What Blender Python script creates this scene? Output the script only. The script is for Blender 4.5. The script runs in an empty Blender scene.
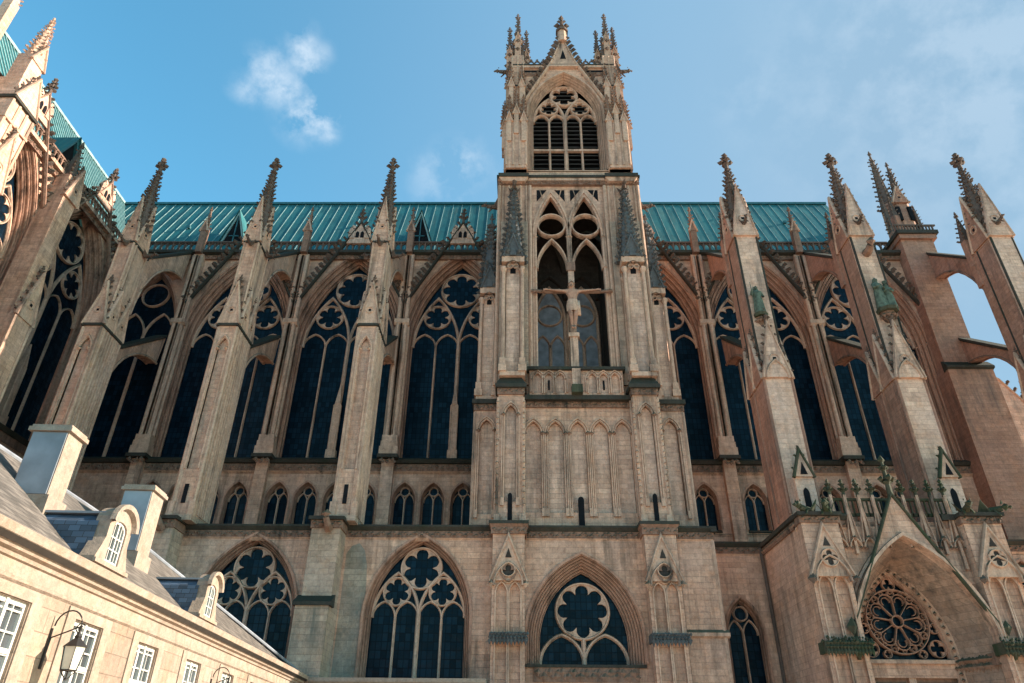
import bpy, bmesh, math, random
from mathutils import Vector, Matrix
from mathutils.geometry import delaunay_2d_cdt
R = math.radians
PI = math.pi
random.seed(7)
sc = bpy.context.scene
COL = sc.collection

# ------------------------------------------------------------------ camera, sky, sun, exposure
def set_camera():
    p, y, ro = R(31.0), R(.73), R(.5)
    w = Vector((-math.sin(y)*math.cos(p), math.cos(y)*math.cos(p), math.sin(p)))
    r0 = Vector((math.cos(y), math.sin(y), 0)); u0 = r0.cross(w)
    r = math.cos(ro)*r0 + math.sin(ro)*u0
    u = -math.sin(ro)*r0 + math.cos(ro)*u0
    cd = bpy.data.cameras.new('camera'); co = bpy.data.objects.new('camera', cd); COL.objects.link(co)
    m = Matrix((r, u, -w)).transposed().to_4x4(); m.translation = (0, 0, 1.6)
    co.matrix_world = m
    cd.sensor_width = 36; cd.lens = 700/1024*36; cd.clip_start = .1; cd.clip_end = 4000
    sc.camera = co
set_camera()

SUN_EL, SUN_AZ = 24.0, 4.5          # azimuth measured from +X towards +Y
world = bpy.data.worlds.new('World'); sc.world = world; world.use_nodes = True
def make_world():
    nt = world.node_tree; N = nt.nodes; L = nt.links; N.clear()
    out = N.new('ShaderNodeOutputWorld'); bg = N.new('ShaderNodeBackground'); bg.inputs[1].default_value = .15
    sky = N.new('ShaderNodeTexSky'); sky.sky_type = 'NISHITA'; sky.sun_disc = False
    sky.sun_elevation = R(SUN_EL); sky.sun_rotation = R(90 - SUN_AZ)
    sky.air_density = 1.0; sky.dust_density = 1.0; sky.ozone_density = 1.0
    tc = N.new('ShaderNodeTexCoord')
    def math_(op, a, b=None):
        n = N.new('ShaderNodeMath'); n.operation = op
        for i, q in enumerate((a, b)):
            if q is None: continue
            if isinstance(q, (int, float)): n.inputs[i].default_value = q
            else: L.new(q, n.inputs[i])
        return n.outputs[0]
    nz = N.new('ShaderNodeTexNoise'); nz.inputs['Scale'].default_value = 17; nz.inputs['Detail'].default_value = 10; nz.inputs['Roughness'].default_value = .6
    L.new(tc.outputs['Generated'], nz.inputs['Vector'])
    nw = N.new('ShaderNodeTexNoise'); nw.inputs['Scale'].default_value = 9; nw.inputs['Detail'].default_value = 3
    L.new(tc.outputs['Generated'], nw.inputs['Vector'])
    sub = N.new('ShaderNodeVectorMath'); sub.operation = 'SUBTRACT'; sub.inputs[1].default_value = (.5, .5, .5); L.new(nw.outputs['Color'], sub.inputs[0])
    scl = N.new('ShaderNodeVectorMath'); scl.operation = 'SCALE'; scl.inputs['Scale'].default_value = .09; L.new(sub.outputs[0], scl.inputs[0])
    add = N.new('ShaderNodeVectorMath'); add.operation = 'ADD'; L.new(tc.outputs['Generated'], add.inputs[0]); L.new(scl.outputs[0], add.inputs[1])
    tot = None
    # (direction, radius, strength)
    for d, rad, st in CLOUDS:
        ds = N.new('ShaderNodeVectorMath'); ds.operation = 'DISTANCE'; L.new(add.outputs[0], ds.inputs[0]); ds.inputs[1].default_value = d
        mr = N.new('ShaderNodeMapRange'); mr.interpolation_type = 'SMOOTHSTEP'; L.new(ds.outputs['Value'], mr.inputs[0])
        mr.inputs[1].default_value = rad; mr.inputs[2].default_value = 0; mr.inputs[3].default_value = 0; mr.inputs[4].default_value = st
        tot = mr.outputs[0] if tot is None else math_('MAXIMUM', tot, mr.outputs[0])
    mn = N.new('ShaderNodeMapRange'); L.new(nz.outputs['Fac'], mn.inputs[0]); mn.inputs[1].default_value = .42; mn.inputs[2].default_value = .60
    f = math_('MULTIPLY', tot, mn.outputs[0])
    tint = N.new('ShaderNodeMix'); tint.data_type = 'RGBA'; tint.blend_type = 'MULTIPLY'; tint.inputs[0].default_value = 1
    L.new(sky.outputs[0], tint.inputs[6]); tint.inputs[7].default_value = SKY_TINT
    mix = N.new('ShaderNodeMix'); mix.data_type = 'RGBA'
    L.new(f, mix.inputs[0]); L.new(tint.outputs[2], mix.inputs[6]); mix.inputs[7].default_value = CLOUD_COL
    vd = N.new('ShaderNodeVectorMath'); vd.operation = 'DISTANCE'; L.new(tc.outputs['Generated'], vd.inputs[0]); vd.inputs[1].default_value = pixdir(1150, 120)
    vr = N.new('ShaderNodeMapRange'); vr.interpolation_type = 'SMOOTHSTEP'; L.new(vd.outputs['Value'], vr.inputs[0])
    for i_, q_ in enumerate((1.2, .2, 0, .95)): vr.inputs[i_+1].default_value = q_
    veil = N.new('ShaderNodeMix'); veil.data_type = 'RGBA'; L.new(vr.outputs[0], veil.inputs[0]); L.new(tint.outputs[2], veil.inputs[6]); veil.inputs[7].default_value = VEIL_COL
    L.new(veil.outputs[2], mix.inputs[6])
    L.new(mix.outputs[2], bg.inputs[0]); L.new(bg.outputs[0], out.inputs[0])
SKY_TINT = (.36, .76, .76, 1)
CLOUD_COL = (1.8, 2.05, 2.3, 1)
VEIL_COL = (.72, 1.10, 1.48, 1)
def pixdir(px, py):
    m = sc.camera.matrix_world.to_3x3()
    return (m @ Vector(((px-512)/700, (341.5-py)/700, -1))).normalized()
CLOUDS = [(pixdir(272, 72), .055, .8), (pixdir(312, 108), .06, .85), (pixdir(255, 82), .04, .6), (pixdir(322, 132), .03, .5), (pixdir(305, 48), .04, .7),
          (pixdir(462, 170), .06, .45), (pixdir(430, 178), .045, .25), (pixdir(985, 60), .34, .22), (pixdir(930, 30), .26, .18), (pixdir(1020, 170), .22, .16), (pixdir(770, 90), .1, .12)]
make_world()
sl = bpy.data.lights.new('sun', 'SUN'); sl.energy = 4.4; sl.angle = R(.53); sl.color = (1.0, .86, .70)
so = bpy.data.objects.new('sun', sl); COL.objects.link(so)
sd = Vector((math.cos(R(SUN_EL))*math.cos(R(SUN_AZ)), math.cos(R(SUN_EL))*math.sin(R(SUN_AZ)), math.sin(R(SUN_EL))))
so.rotation_euler = sd.to_track_quat('Z', 'Y').to_euler(); so.location = (60, 10, 60)
vs = sc.view_settings; vs.view_transform = 'Standard'; vs.look = 'None'; vs.exposure = 1.66; vs.gamma = 1; vs.use_curve_mapping = False

# ------------------------------------------------------------------ materials
MATS = {}
def nodemat(name):
    m = bpy.data.materials.new(name); m.use_nodes = True; nt = m.node_tree
    b = nt.nodes['Principled BSDF']
    MATS[name] = m
    return m, nt.nodes, nt.links, b
def mixc(N, L, fac, a, b, blend='MIX'):
    n = N.new('ShaderNodeMix'); n.data_type = 'RGBA'; n.blend_type = blend
    for i, q in ((0, fac), (6, a), (7, b)):
        if isinstance(q, (int, float)): n.inputs[i].default_value = q
        elif isinstance(q, tuple): n.inputs[i].default_value = (*q, 1)
        else: L.new(q, n.inputs[i])
    return n.outputs[2]
def rng(N, L, v, a, b, c=0., d=1.):
    n = N.new('ShaderNodeMapRange'); L.new(v, n.inputs[0])
    for i, q in enumerate((a, b, c, d)): n.inputs[i+1].default_value = q
    return n.outputs[0]
def stone(name, base, dark, stain=.55, course=True, moss=(.045, .055, .035), mossf=.85, ashlar=(.85, .36), green=0.):
    m, N, L, b = nodemat(name)
    g = N.new('ShaderNodeNewGeometry'); sp = N.new('ShaderNodeSeparateXYZ'); L.new(g.outputs['Position'], sp.inputs[0])
    ad = N.new('ShaderNodeMath'); ad.operation = 'ADD'; L.new(sp.outputs[0], ad.inputs[0]); L.new(sp.outputs[1], ad.inputs[1])
    cb = N.new('ShaderNodeCombineXYZ'); L.new(ad.outputs[0], cb.inputs[0]); L.new(sp.outputs[2], cb.inputs[1])
    def noise(scale, detail=5, vscale=(1, 1, 1), rough=.55):
        mp = N.new('ShaderNodeMapping'); mp.inputs['Scale'].default_value = vscale; L.new(g.outputs['Position'], mp.inputs[0])
        n = N.new('ShaderNodeTexNoise'); n.inputs['Scale'].default_value = scale; n.inputs['Detail'].default_value = detail; n.inputs['Roughness'].default_value = rough
        L.new(mp.outputs[0], n.inputs['Vector']); return n.outputs['Fac']
    col = base
    if course:
        br = N.new('ShaderNodeTexBrick'); L.new(cb.outputs[0], br.inputs['Vector']); br.inputs['Scale'].default_value = 1
        br.inputs['Brick Width'].default_value = ashlar[0]; br.inputs['Row Height'].default_value = ashlar[1]
        br.inputs['Mortar Size'].default_value = .012; br.inputs['Mortar Smooth'].default_value = .3; br.inputs['Bias'].default_value = -.1
        br.inputs['Color1'].default_value = (*[c*1.06 for c in base], 1); br.inputs['Color2'].default_value = (base[0]*.80, base[1]*.77, base[2]*.76, 1)
        br.inputs['Mortar'].default_value = (*[c*.58 for c in base], 1)
        col = br.outputs['Color']
    if course:
        b3 = N.new('ShaderNodeTexBrick'); L.new(cb.outputs[0], b3.inputs['Vector']); b3.inputs['Scale'].default_value = 1
        b3.inputs['Brick Width'].default_value = ashlar[0]*1.35; b3.inputs['Row Height'].default_value = ashlar[1]*2; b3.inputs['Mortar Size'].default_value = 0; b3.inputs['Bias'].default_value = .1
        b3.inputs['Color1'].default_value = (1.1, 1.09, 1.06, 1); b3.inputs['Color2'].default_value = (.78, .76, .75, 1)
        col = mixc(N, L, .8, col, b3.outputs['Color'], 'MULTIPLY')
    # warm / grey tonal drift between blocks and areas
    col = mixc(N, L, rng(N, L, noise(.35, 6), .35, .7, 0, .6), col, (base[0]*.86, base[1]*.93, base[2]*1.05))
    col = mixc(N, L, rng(N, L, noise(1.1, 8, rough=.7), .52, .72, 0, .55), col, (base[0]*.98, base[1]*.78, base[2]*.62))
    col = mixc(N, L, rng(N, L, noise(.55, 9, (1, 1, .6), .72), .53, .68, 0, .5*min(1, stain)), col, tuple(.35*q+.25*p for q, p in zip(base, dark)))
    gr = N.new('ShaderNodeMix'); gr.data_type = 'RGBA'; gr.blend_type = 'MULTIPLY'; gr.inputs[0].default_value = 1
    gm_ = N.new('ShaderNodeCombineColor'); gv = rng(N, L, noise(3.4, 10, rough=.85), .32, .68, .62, 1.28)
    for i_ in range(3): L.new(gv, gm_.inputs[i_])
    if isinstance(col, tuple): gr.inputs[6].default_value = (*col, 1)
    else: L.new(col, gr.inputs[6])
    L.new(gm_.outputs[0], gr.inputs[7]); col = gr.outputs[2]
    # rain streaks and soot, own shapes
    st = N.new('ShaderNodeMath'); st.operation = 'MULTIPLY'
    L.new(rng(N, L, noise(1.0, 8, (1.6, 1.6, .12), .7), .46, .66), st.inputs[0]); L.new(rng(N, L, noise(.22, 5), .36, .6), st.inputs[1])
    mu = N.new('ShaderNodeMath'); mu.operation = 'MULTIPLY'; L.new(st.outputs[0], mu.inputs[0]); mu.inputs[1].default_value = stain
    col = mixc(N, L, mu.outputs[0], col, dark)
    col = mixc(N, L, rng(N, L, noise(2.6, 9, rough=.75), .55, .78, 0, stain*.8), col, dark)
    if green > 0:
        col = mixc(N, L, rng(N, L, noise(.8, 7, (1, 1, .4), .7), .48, .66, 0, green), col, (.02, .05, .02))
    sn = N.new('ShaderNodeSeparateXYZ'); L.new(g.outputs['True Normal'], sn.inputs[0])
    col = mixc(N, L, rng(N, L, sn.outputs[2], .25, .6, 0, mossf), col, moss)
    L.new(col, b.inputs['Base Color']); b.inputs['Roughness'].default_value = .92; b.inputs['Specular IOR Level'].default_value = .2
    bp = N.new('ShaderNodeBump'); bp.inputs['Strength'].default_value = .7; bp.inputs['Distance'].default_value = .07
    hn = noise(5, 9, rough=.7)
    if course:
        h = N.new('ShaderNodeMath'); h.operation = 'MULTIPLY_ADD'; L.new(br.outputs['Fac'], h.inputs[0]); h.inputs[1].default_value = -.35; L.new(hn, h.inputs[2]); hn = h.outputs[0]
    L.new(hn, bp.inputs['Height']); L.new(bp.outputs[0], b.inputs['Normal'])
    return m
stone('stone', (.62, .365, .26), (.10, .066, .05), .8)
stone('stone_warm_shade', (.42, .215, .15), (.085, .066, .06), .75)  # darker, redder copy of stone: shade and warm bounce put into the colour
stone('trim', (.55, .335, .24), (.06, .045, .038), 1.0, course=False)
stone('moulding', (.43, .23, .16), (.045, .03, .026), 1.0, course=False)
stone('trim_warm_shade', (.33, .165, .115), (.06, .048, .044), .95, course=False)  # trim copy with the same shade painted into its colour
stone('pale_stone', (.66, .415, .31), (.14, .10, .08), .75)
stone('arch_stone', (.37, .235, .175), (.09, .07, .06), .9)
stone('slate_crust', (.105, .10, .10), (.03, .032, .036), .8, course=False, mossf=.4)
stone('carved', (.25, .14, .10), (.03, .027, .026), 1.0, course=False)
stone('recess_shade', (.055, .042, .036), (.02, .017, .016), .8)  # near-black stone painting the shade inside the chamber and gablet recesses
stone('crust', (.13, .088, .072), (.03, .026, .026), .8, course=False, mossf=.5)
stone('ledge', (.05, .042, .035), (.018, .018, .015), .8, course=False, green=.2, moss=(.02, .022, .015))
stone('moss', (.07, .065, .042), (.02, .024, .016), .9, course=False, green=.7, moss=(.03, .04, .02))
stone('weathered', (.47, .32, .24), (.11, .105, .09), 1.0, green=.1)
stone('cream', (.315, .235, .182), (.2, .125, .075), .7, ashlar=(1.1, .5), moss=(.26, .19, .135), mossf=.5)
stone('cream_trim', (.315, .237, .187), (.16, .10, .065), .7, course=False, moss=(.26, .19, .135), mossf=.6)

def simple(name, col, rough=.6, metal=0., spec=.5, var=.25, scale=3., bump=0.):
    m, N, L, b = nodemat(name)
    g = N.new('ShaderNodeNewGeometry'); n = N.new('ShaderNodeTexNoise'); n.inputs['Scale'].default_value = scale; n.inputs['Detail'].default_value = 6
    L.new(g.outputs['Position'], n.inputs['Vector'])
    c = mixc(N, L, rng(N, L, n.outputs['Fac'], .35, .7), tuple(q*(1+var) for q in col), tuple(q*(1-var) for q in col))
    L.new(c, b.inputs['Base Color']); b.inputs['Roughness'].default_value = rough; b.inputs['Metallic'].default_value = metal; b.inputs['Specular IOR Level'].default_value = spec
    if bump:
        bp = N.new('ShaderNodeBump'); bp.inputs['Strength'].default_value = bump; bp.inputs['Distance'].default_value = .03
        L.new(n.outputs['Fac'], bp.inputs['Height']); L.new(bp.outputs[0], b.inputs['Normal'])
    return m
def copper(name):
    m, N, L, b = nodemat(name)
    g = N.new('ShaderNodeNewGeometry')
    def nz(sc_, vs_, det=7):
        mp = N.new('ShaderNodeMapping'); mp.inputs['Scale'].default_value = vs_; L.new(g.outputs['Position'], mp.inputs[0])
        n = N.new('ShaderNodeTexNoise'); n.inputs['Scale'].default_value = sc_; n.inputs['Detail'].default_value = det; n.inputs['Roughness'].default_value = .65; L.new(mp.outputs[0], n.inputs['Vector']); return n.outputs['Fac']
    c = mixc(N, L, rng(N, L, nz(.5, (1, 1, 1)), .35, .68), (.010, .078, .092), (.016, .125, .138))
    c = mixc(N, L, rng(N, L, nz(1.4, (1.6, .16, .16)), .5, .72, 0, .8), c, (.07, .17, .165))
    c = mixc(N, L, rng(N, L, nz(1.1, (2.2, .2, .2)), .54, .74, 0, .7), c, (.035, .055, .05))
    L.new(c, b.inputs['Base Color']); b.inputs['Roughness'].default_value = .62; b.inputs['Specular IOR Level'].default_value = .3
    bp = N.new('ShaderNodeBump'); bp.inputs['Strength'].default_value = .4; bp.inputs['Distance'].default_value = .05; L.new(nz(1.2, (1, 1, 1), 4), bp.inputs['Height']); L.new(bp.outputs[0], b.inputs['Normal'])
copper('copper')
simple('seam', (.18, .27, .265), .5, 0, .4, .3, 2)
simple('copper_dark', (.02, .085, .10), .5)
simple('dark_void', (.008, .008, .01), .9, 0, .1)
simple('louvre', (.03, .032, .038), .7)
simple('iron', (.035, .03, .028), .5, .4)
simple('white_paint', (.50, .48, .45), .5, var=.06)
simple('zinc', (.21, .22, .25), .5, 0, .4, .25, 1.2)
simple('lamp_glass', (.55, .5, .42), .25, 0, .5, .1)
simple('dim_glass', (.20, .20, .225), .5, 0, .3, .3, 1.5)
simple('verdigris', (.07, .085, .062), .8, 0, .3, .5, 4)
simple('pavement', (.62, .50, .38), .9, 0, .2, .2, 1)
def slate(name, col):
    m, N, L, b = nodemat(name)
    tc = N.new('ShaderNodeTexCoord'); sp = N.new('ShaderNodeSeparateXYZ'); L.new(tc.outputs['Object'], sp.inputs[0])
    ad = N.new('ShaderNodeMath'); ad.operation = 'ADD'; L.new(sp.outputs[0], ad.inputs[0]); L.new(sp.outputs[1], ad.inputs[1])
    cb = N.new('ShaderNodeCombineXYZ'); L.new(ad.outputs[0], cb.inputs[0]); L.new(sp.outputs[2], cb.inputs[1])
    br = N.new('ShaderNodeTexBrick'); L.new(cb.outputs[0], br.inputs['Vector']); br.inputs['Scale'].default_value = 1
    br.inputs['Brick Width'].default_value = .3; br.inputs['Row Height'].default_value = .16; br.inputs['Mortar Size'].default_value = .008
    br.inputs['Color1'].default_value = (*[c*1.45 for c in col], 1); br.inputs['Color2'].default_value = (*[c*.6 for c in col], 1); br.inputs['Mortar'].default_value = (*[c*.25 for c in col], 1)
    L.new(br.outputs['Color'], b.inputs['Base Color']); b.inputs['Roughness'].default_value = .6
    bp = N.new('ShaderNodeBump'); bp.inputs['Strength'].default_value = .5; bp.inputs['Distance'].default_value = .02; bp.invert = True
    L.new(br.outputs['Fac'], bp.inputs['Height']); L.new(bp.outputs[0], b.inputs['Normal'])
slate('slate_roof', (.12, .10, .086))
slate('slate_dormer', (.05, .075, .115))
def glass(name, col, pane=(.42, .34), lead=(.02, .022, .026), spec=.5, rough=.2, bump=.35):
    m, N, L, b = nodemat(name)
    g = N.new('ShaderNodeNewGeometry'); sp = N.new('ShaderNodeSeparateXYZ'); L.new(g.outputs['Position'], sp.inputs[0])
    ad = N.new('ShaderNodeMath'); ad.operation = 'ADD'; L.new(sp.outputs[0], ad.inputs[0]); L.new(sp.outputs[1], ad.inputs[1])
    cb = N.new('ShaderNodeCombineXYZ'); L.new(ad.outputs[0], cb.inputs[0]); L.new(sp.outputs[2], cb.inputs[1])
    br = N.new('ShaderNodeTexBrick'); L.new(cb.outputs[0], br.inputs['Vector']); br.inputs['Scale'].default_value = 1; br.offset = 0
    br.inputs['Brick Width'].default_value = pane[0]; br.inputs['Row Height'].default_value = pane[1]; br.inputs['Mortar Size'].default_value = .02
    br.inputs['Color1'].default_value = (*[c*1.5 for c in col], 1); br.inputs['Color2'].default_value = (*[c*.6 for c in col], 1); br.inputs['Mortar'].default_value = (*lead, 1)
    n = N.new('ShaderNodeTexNoise'); n.inputs['Scale'].default_value = .5; n.inputs['Detail'].default_value = 4; L.new(g.outputs['Position'], n.inputs['Vector'])
    c = mixc(N, L, rng(N, L, n.outputs['Fac'], .45, .7, 0, .7), br.outputs['Color'], tuple(q*.4 for q in col))
    L.new(c, b.inputs['Base Color']); b.inputs['Roughness'].default_value = rough
    b2 = N.new('ShaderNodeTexBrick'); L.new(cb.outputs[0], b2.inputs['Vector']); b2.inputs['Scale'].default_value = 1; b2.offset = 0
    b2.inputs['Brick Width'].default_value = pane[0]; b2.inputs['Row Height'].default_value = pane[1]; b2.inputs['Mortar Size'].default_value = .03
    b2.inputs['Color1'].default_value = (spec*1.2,)*3+(1,); b2.inputs['Color2'].default_value = (spec*.75,)*3+(1,); b2.inputs['Mortar'].default_value = (spec*.6,)*3+(1,)
    L.new(b2.outputs['Color'], b.inputs['Specular IOR Level'])
    n2 = N.new('ShaderNodeTexNoise'); n2.inputs['Scale'].default_value = 2.2; n2.inputs['Detail'].default_value = 3; L.new(g.outputs['Position'], n2.inputs['Vector'])
    bp = N.new('ShaderNodeBump'); bp.inputs['Strength'].default_value = bump; bp.inputs['Distance'].default_value = .05
    h = N.new('ShaderNodeMath'); h.operation = 'MULTIPLY_ADD'; L.new(br.outputs['Fac'], h.inputs[0]); h.inputs[1].default_value = .06; L.new(n2.outputs['Fac'], h.inputs[2])
    L.new(h.outputs[0], bp.inputs['Height']); L.new(bp.outputs[0], b.inputs['Normal'])
glass('leaded_glass', (.002, .010, .020), (.36, .5), lead=(.003, .006, .009), spec=.11, rough=.28, bump=.8)
glass('house_glass', (.05, .055, .06), (3, 3), (.05, .055, .06), .6, .08, .08)

# ------------------------------------------------------------------ mesh building
class MB:
    def __init__(s, mat='stone'):
        s.v = []; s.f = []; s.m = []; s.mats = []; s.xf = Matrix.Identity(4); s.smooth = []; s.sm = False; s.use(mat)
    def use(s, mat):
        if mat not in s.mats: s.mats.append(mat)
        s.c = s.mats.index(mat); return s
    def add(s, verts, faces):
        o = len(s.v)
        s.v.extend([s.xf @ Vector(p) for p in verts])
        for f in faces:
            s.f.append([i+o for i in f]); s.m.append(s.c); s.smooth.append(s.sm)
    def mesh(s, name, shift=None):
        me = bpy.data.meshes.new(name)
        vv = s.v if shift is None else [p - shift for p in s.v]
        me.from_pydata([tuple(p) for p in vv], [], s.f)
        for k in s.mats: me.materials.append(MATS[k])
        me.polygons.foreach_set('material_index', s.m)
        me.polygons.foreach_set('use_smooth', s.smooth)
        me.update(); return me
    # --- solids
    def box(s, x0, x1, y0, y1, z0, z1):
        v = [(x, y, z) for z in (z0, z1) for y in (y0, y1) for x in (x0, x1)]
        s.add(v, [(0, 2, 3, 1), (4, 5, 7, 6), (0, 1, 5, 4), (2, 6, 7, 3), (0, 4, 6, 2), (1, 3, 7, 5)])
    def cbox(s, cx, cy, hx, hy, z0, z1): s.box(cx-hx, cx+hx, cy-hy, cy+hy, z0, z1)
    def taper(s, x0, x1, y0, y1, z0, X0, X1, Y0, Y1, z1):
        v = [(x0, y0, z0), (x1, y0, z0), (x1, y1, z0), (x0, y1, z0), (X0, Y0, z1), (X1, Y0, z1), (X1, Y1, z1), (X0, Y1, z1)]
        s.add(v, [(3, 2, 1, 0), (4, 5, 6, 7), (0, 1, 5, 4), (1, 2, 6, 5), (2, 3, 7, 6), (3, 0, 4, 7)])
    def frustum(s, cx, cy, z0, z1, r0, r1, n=8, rot=None):
        rot = PI/n if rot is None else rot
        v = [(cx+r*math.cos(rot+2*PI*i/n), cy+r*math.sin(rot+2*PI*i/n), z) for z, r in ((z0, r0), (z1, r1)) for i in range(n)]
        f = [(i, (i+1) % n, n+(i+1) % n, n+i) for i in range(n)] + [tuple(range(n-1, -1, -1)), tuple(range(n, 2*n))]
        s.add(v, f)
    def lathe(s, cx, cy, prof, n=8, rot=None):
        for (r0, z0), (r1, z1) in zip(prof, prof[1:]): s.frustum(cx, cy, z0, z1, max(r0, .001), max(r1, .001), n, rot)
    def pxz(s, pts, y0, y1):        # polygon in x,z extruded in y
        n = len(pts)
        s.add([(x, y0, z) for x, z in pts] + [(x, y1, z) for x, z in pts], [tuple(range(n)), tuple(range(2*n-1, n-1, -1))] + [(i, n+i, n+(i+1) % n, (i+1) % n) for i in range(n)])
    def pyz(s, pts, x0, x1):        # polygon in y,z extruded in x
        n = len(pts)
        s.add([(x0, y, z) for y, z in pts] + [(x1, y, z) for y, z in pts], [tuple(range(n)), tuple(range(2*n-1, n-1, -1))] + [(i, n+i, n+(i+1) % n, (i+1) % n) for i in range(n)])
    def tube(s, pts, r, n=6, r1=None):
        pts = [Vector(p) for p in pts]; r1 = r if r1 is None else r1
        rings = []; up = Vector((0, 0, 1))
        for i, p in enumerate(pts):
            d = (pts[min(i+1, len(pts)-1)] - pts[max(i-1, 0)]).normalized()
            a = d.cross(up) if abs(d.z) < .95 else d.cross(Vector((0, 1, 0)))
            a.normalize(); b = d.cross(a); rr = r + (r1-r)*i/max(1, len(pts)-1)
            rings.append([p + rr*(math.cos(2*PI*k/n)*a + math.sin(2*PI*k/n)*b) for k in range(n)])
        f = []
        for i in range(len(pts)-1):
            for k in range(n): f.append((i*n+k, i*n+(k+1) % n, (i+1)*n+(k+1) % n, (i+1)*n+k))
        f += [tuple(range(n-1, -1, -1)), tuple(range((len(pts)-1)*n, len(pts)*n))]
        s.add([q for r_ in rings for q in r_], f)
    # --- sweeps in the facade plane
    def sweep(s, path, prof, cp=False, cprof=False):
        P = [Vector(p) for p in path]; n = len(P)
        def nrm(a, b):
            d = (b-a); d = d.normalized() if d.length > 1e-9 else Vector((0, 1)); return Vector((-d.y, d.x))
        ns = []
        for i in range(n):
            if cp: a, b = nrm(P[i-1], P[i]), nrm(P[i], P[(i+1) % n])
            else:
                a = nrm(P[i-1], P[i]) if i else nrm(P[0], P[1]); b = nrm(P[i], P[i+1]) if i < n-1 else a
            m = (a+b)
            if m.length < 1e-6: m = a.copy()
            m.normalize(); m = m/max(.35, m.dot(a)); ns.append(m)
        k = len(prof)
        v = [(P[i].x+ns[i].x*o, y, P[i].y+ns[i].y*o) for i in range(n) for o, y in prof]
        f = []
        for i in range(n if cp else n-1):
            j = (i+1) % n
            for q in range(k if cprof else k-1):
                q2 = (q+1) % k
                f.append((i*k+q, j*k+q, j*k+q2, i*k+q2))
        if cprof and not cp: f += [tuple(range(k)), tuple((n-1)*k+q for q in range(k-1, -1, -1))]
        s.add(v, f)
    def bar(s, path, w, y0, d, cp=False):
        s.sweep(path, [(-w/2, y0+d*.45), (-w*.2, y0), (w*.2, y0), (w/2, y0+d*.45), (w/2, y0+d), (-w/2, y0+d)], cp, True)
    def plate(s, outer, holes, y, rev=0.):
        vs_, es = [], []
        for loop in [outer]+holes:
            o = len(vs_); vs_ += [Vector(p) for p in loop]; es += [(o+i, o+(i+1) % len(loop)) for i in range(len(loop))]
        ov, oe, of, *_ = delaunay_2d_cdt(vs_, es, [], 0, 1e-5)
        def inside(p, L):
            c = False; j = len(L)-1
            for i in range(len(L)):
                xi, yi = L[i]; xj, yj = L[j]
                if (yi > p.y) != (yj > p.y) and p.x < (xj-xi)*(p.y-yi)/(yj-yi)+xi: c = not c
                j = i
            return c
        keep = []
        for t in of:
            c = sum((ov[i] for i in t), Vector((0, 0)))/len(t)
            if inside(c, outer) and not any(inside(c, h) for h in holes): keep.append(tuple(t))
        s.add([(p.x, y, p.y) for p in ov], keep)
        if rev:
            for h in holes:
                n = len(h); s.add([(x, y, z) for x, z in h]+[(x, y+rev, z) for x, z in h], [(i, (i+1) % n, n+(i+1) % n, n+i) for i in range(n)])
    # --- ornament
    def lump(s, p, r, sx=1, sy=1, sz=1):
        j = lambda: random.uniform(.75, 1.25)
        x, y, z = p
        v = [(x+r*sx*j(), y, z), (x-r*sx*j(), y, z), (x, y+r*sy*j(), z), (x, y-r*sy*j(), z), (x+r*.2*sx*j(), y, z+r*sz*j()), (x, y, z-r*sz*j())]
        s.add(v, [(0, 2, 4), (2, 1, 4), (1, 3, 4), (3, 0, 4), (2, 0, 5), (1, 2, 5), (3, 1, 5), (0, 3, 5)])
    def crocket(s, p, d, r):        # curled leaf leaving an edge in direction d
        p = Vector(p); d = Vector(d).normalized()
        s.lump(p+d*r*.3, r*.72, 1, 1, .75); s.lump(p+d*r*.95+Vector((0, 0, r*.4)), r*.68, 1, 1, .9)
    def finial(s, x, y, z, h, r=None):
        r = r or h*.32
        s.frustum(x, y, z-.05, z+h, r*.3, r*.16, 6)
        for k, (zz, q) in enumerate(((.42, 1.), (.78, .62))):
            for i in range(4):
                a = i*PI/2
                s.crocket((x, y, z+h*zz-r*.2), (math.cos(a), math.sin(a), .15), r*q*.62)
        s.lump((x, y, z+h), r*.4, 1, 1, 1.3)
    def spire(s, x, y, z0, z1, r, n=4, ck=.35, step=.75, fin=None, rot=None, tip=.1):
        rot = PI/n if rot is None else rot
        s.frustum(x, y, z0, z1, r, tip, n, rot)
        z = z0+step*.5
        while z < z1-step*.4:
            t = (z-z0)/(z1-z0); rr = r+(tip-r)*t
            for i in range(n):
                if random.random() < .07: continue
                q = random.uniform(.75, 1.2)
                a = rot+2*PI*i/n; d = Vector((math.cos(a), math.sin(a), 0))
                s.crocket((x+d.x*rr*.97, y+d.y*rr*.97, z+random.uniform(-.08, .08)), d, ck*q*(1-.35*t))
            z += step*(1-.2*t)
        if fin: s.finial(x, y, z1-.1, fin)
    def gable(s, cx, y, hw, z0, z1, t=.4, ck=.3, fin=0., foil=True, rail='trim', crk='crust', step=.7):
        s.pxz([(cx-hw, z0), (cx+hw, z0), (cx, z1)], y, y+t)
        c0 = s.mats[s.c]; s.use(rail)
        s.bar([(cx-hw-.06, z0-.05), (cx, z1+.12), (cx+hw+.06, z0-.05)], .2, y-.1, .25)
        if foil:
            zc = z0+(z1-z0)*.33; rr = hw*.36
            s.bar([(cx+rr*math.cos(a*PI/6), zc+rr*math.sin(a*PI/6)) for a in range(12)], rr*.3, y-.06, .1, True)
            s.use('dark_void'); s.box(cx-rr*.35, cx+rr*.35, y-.015, y+.02, zc-rr*.35, zc+rr*.35)
        s.use(crk)
        n = max(2, int(math.hypot(hw, z1-z0)/step))
        L_ = Vector((z1-z0, hw)).normalized()
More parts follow.
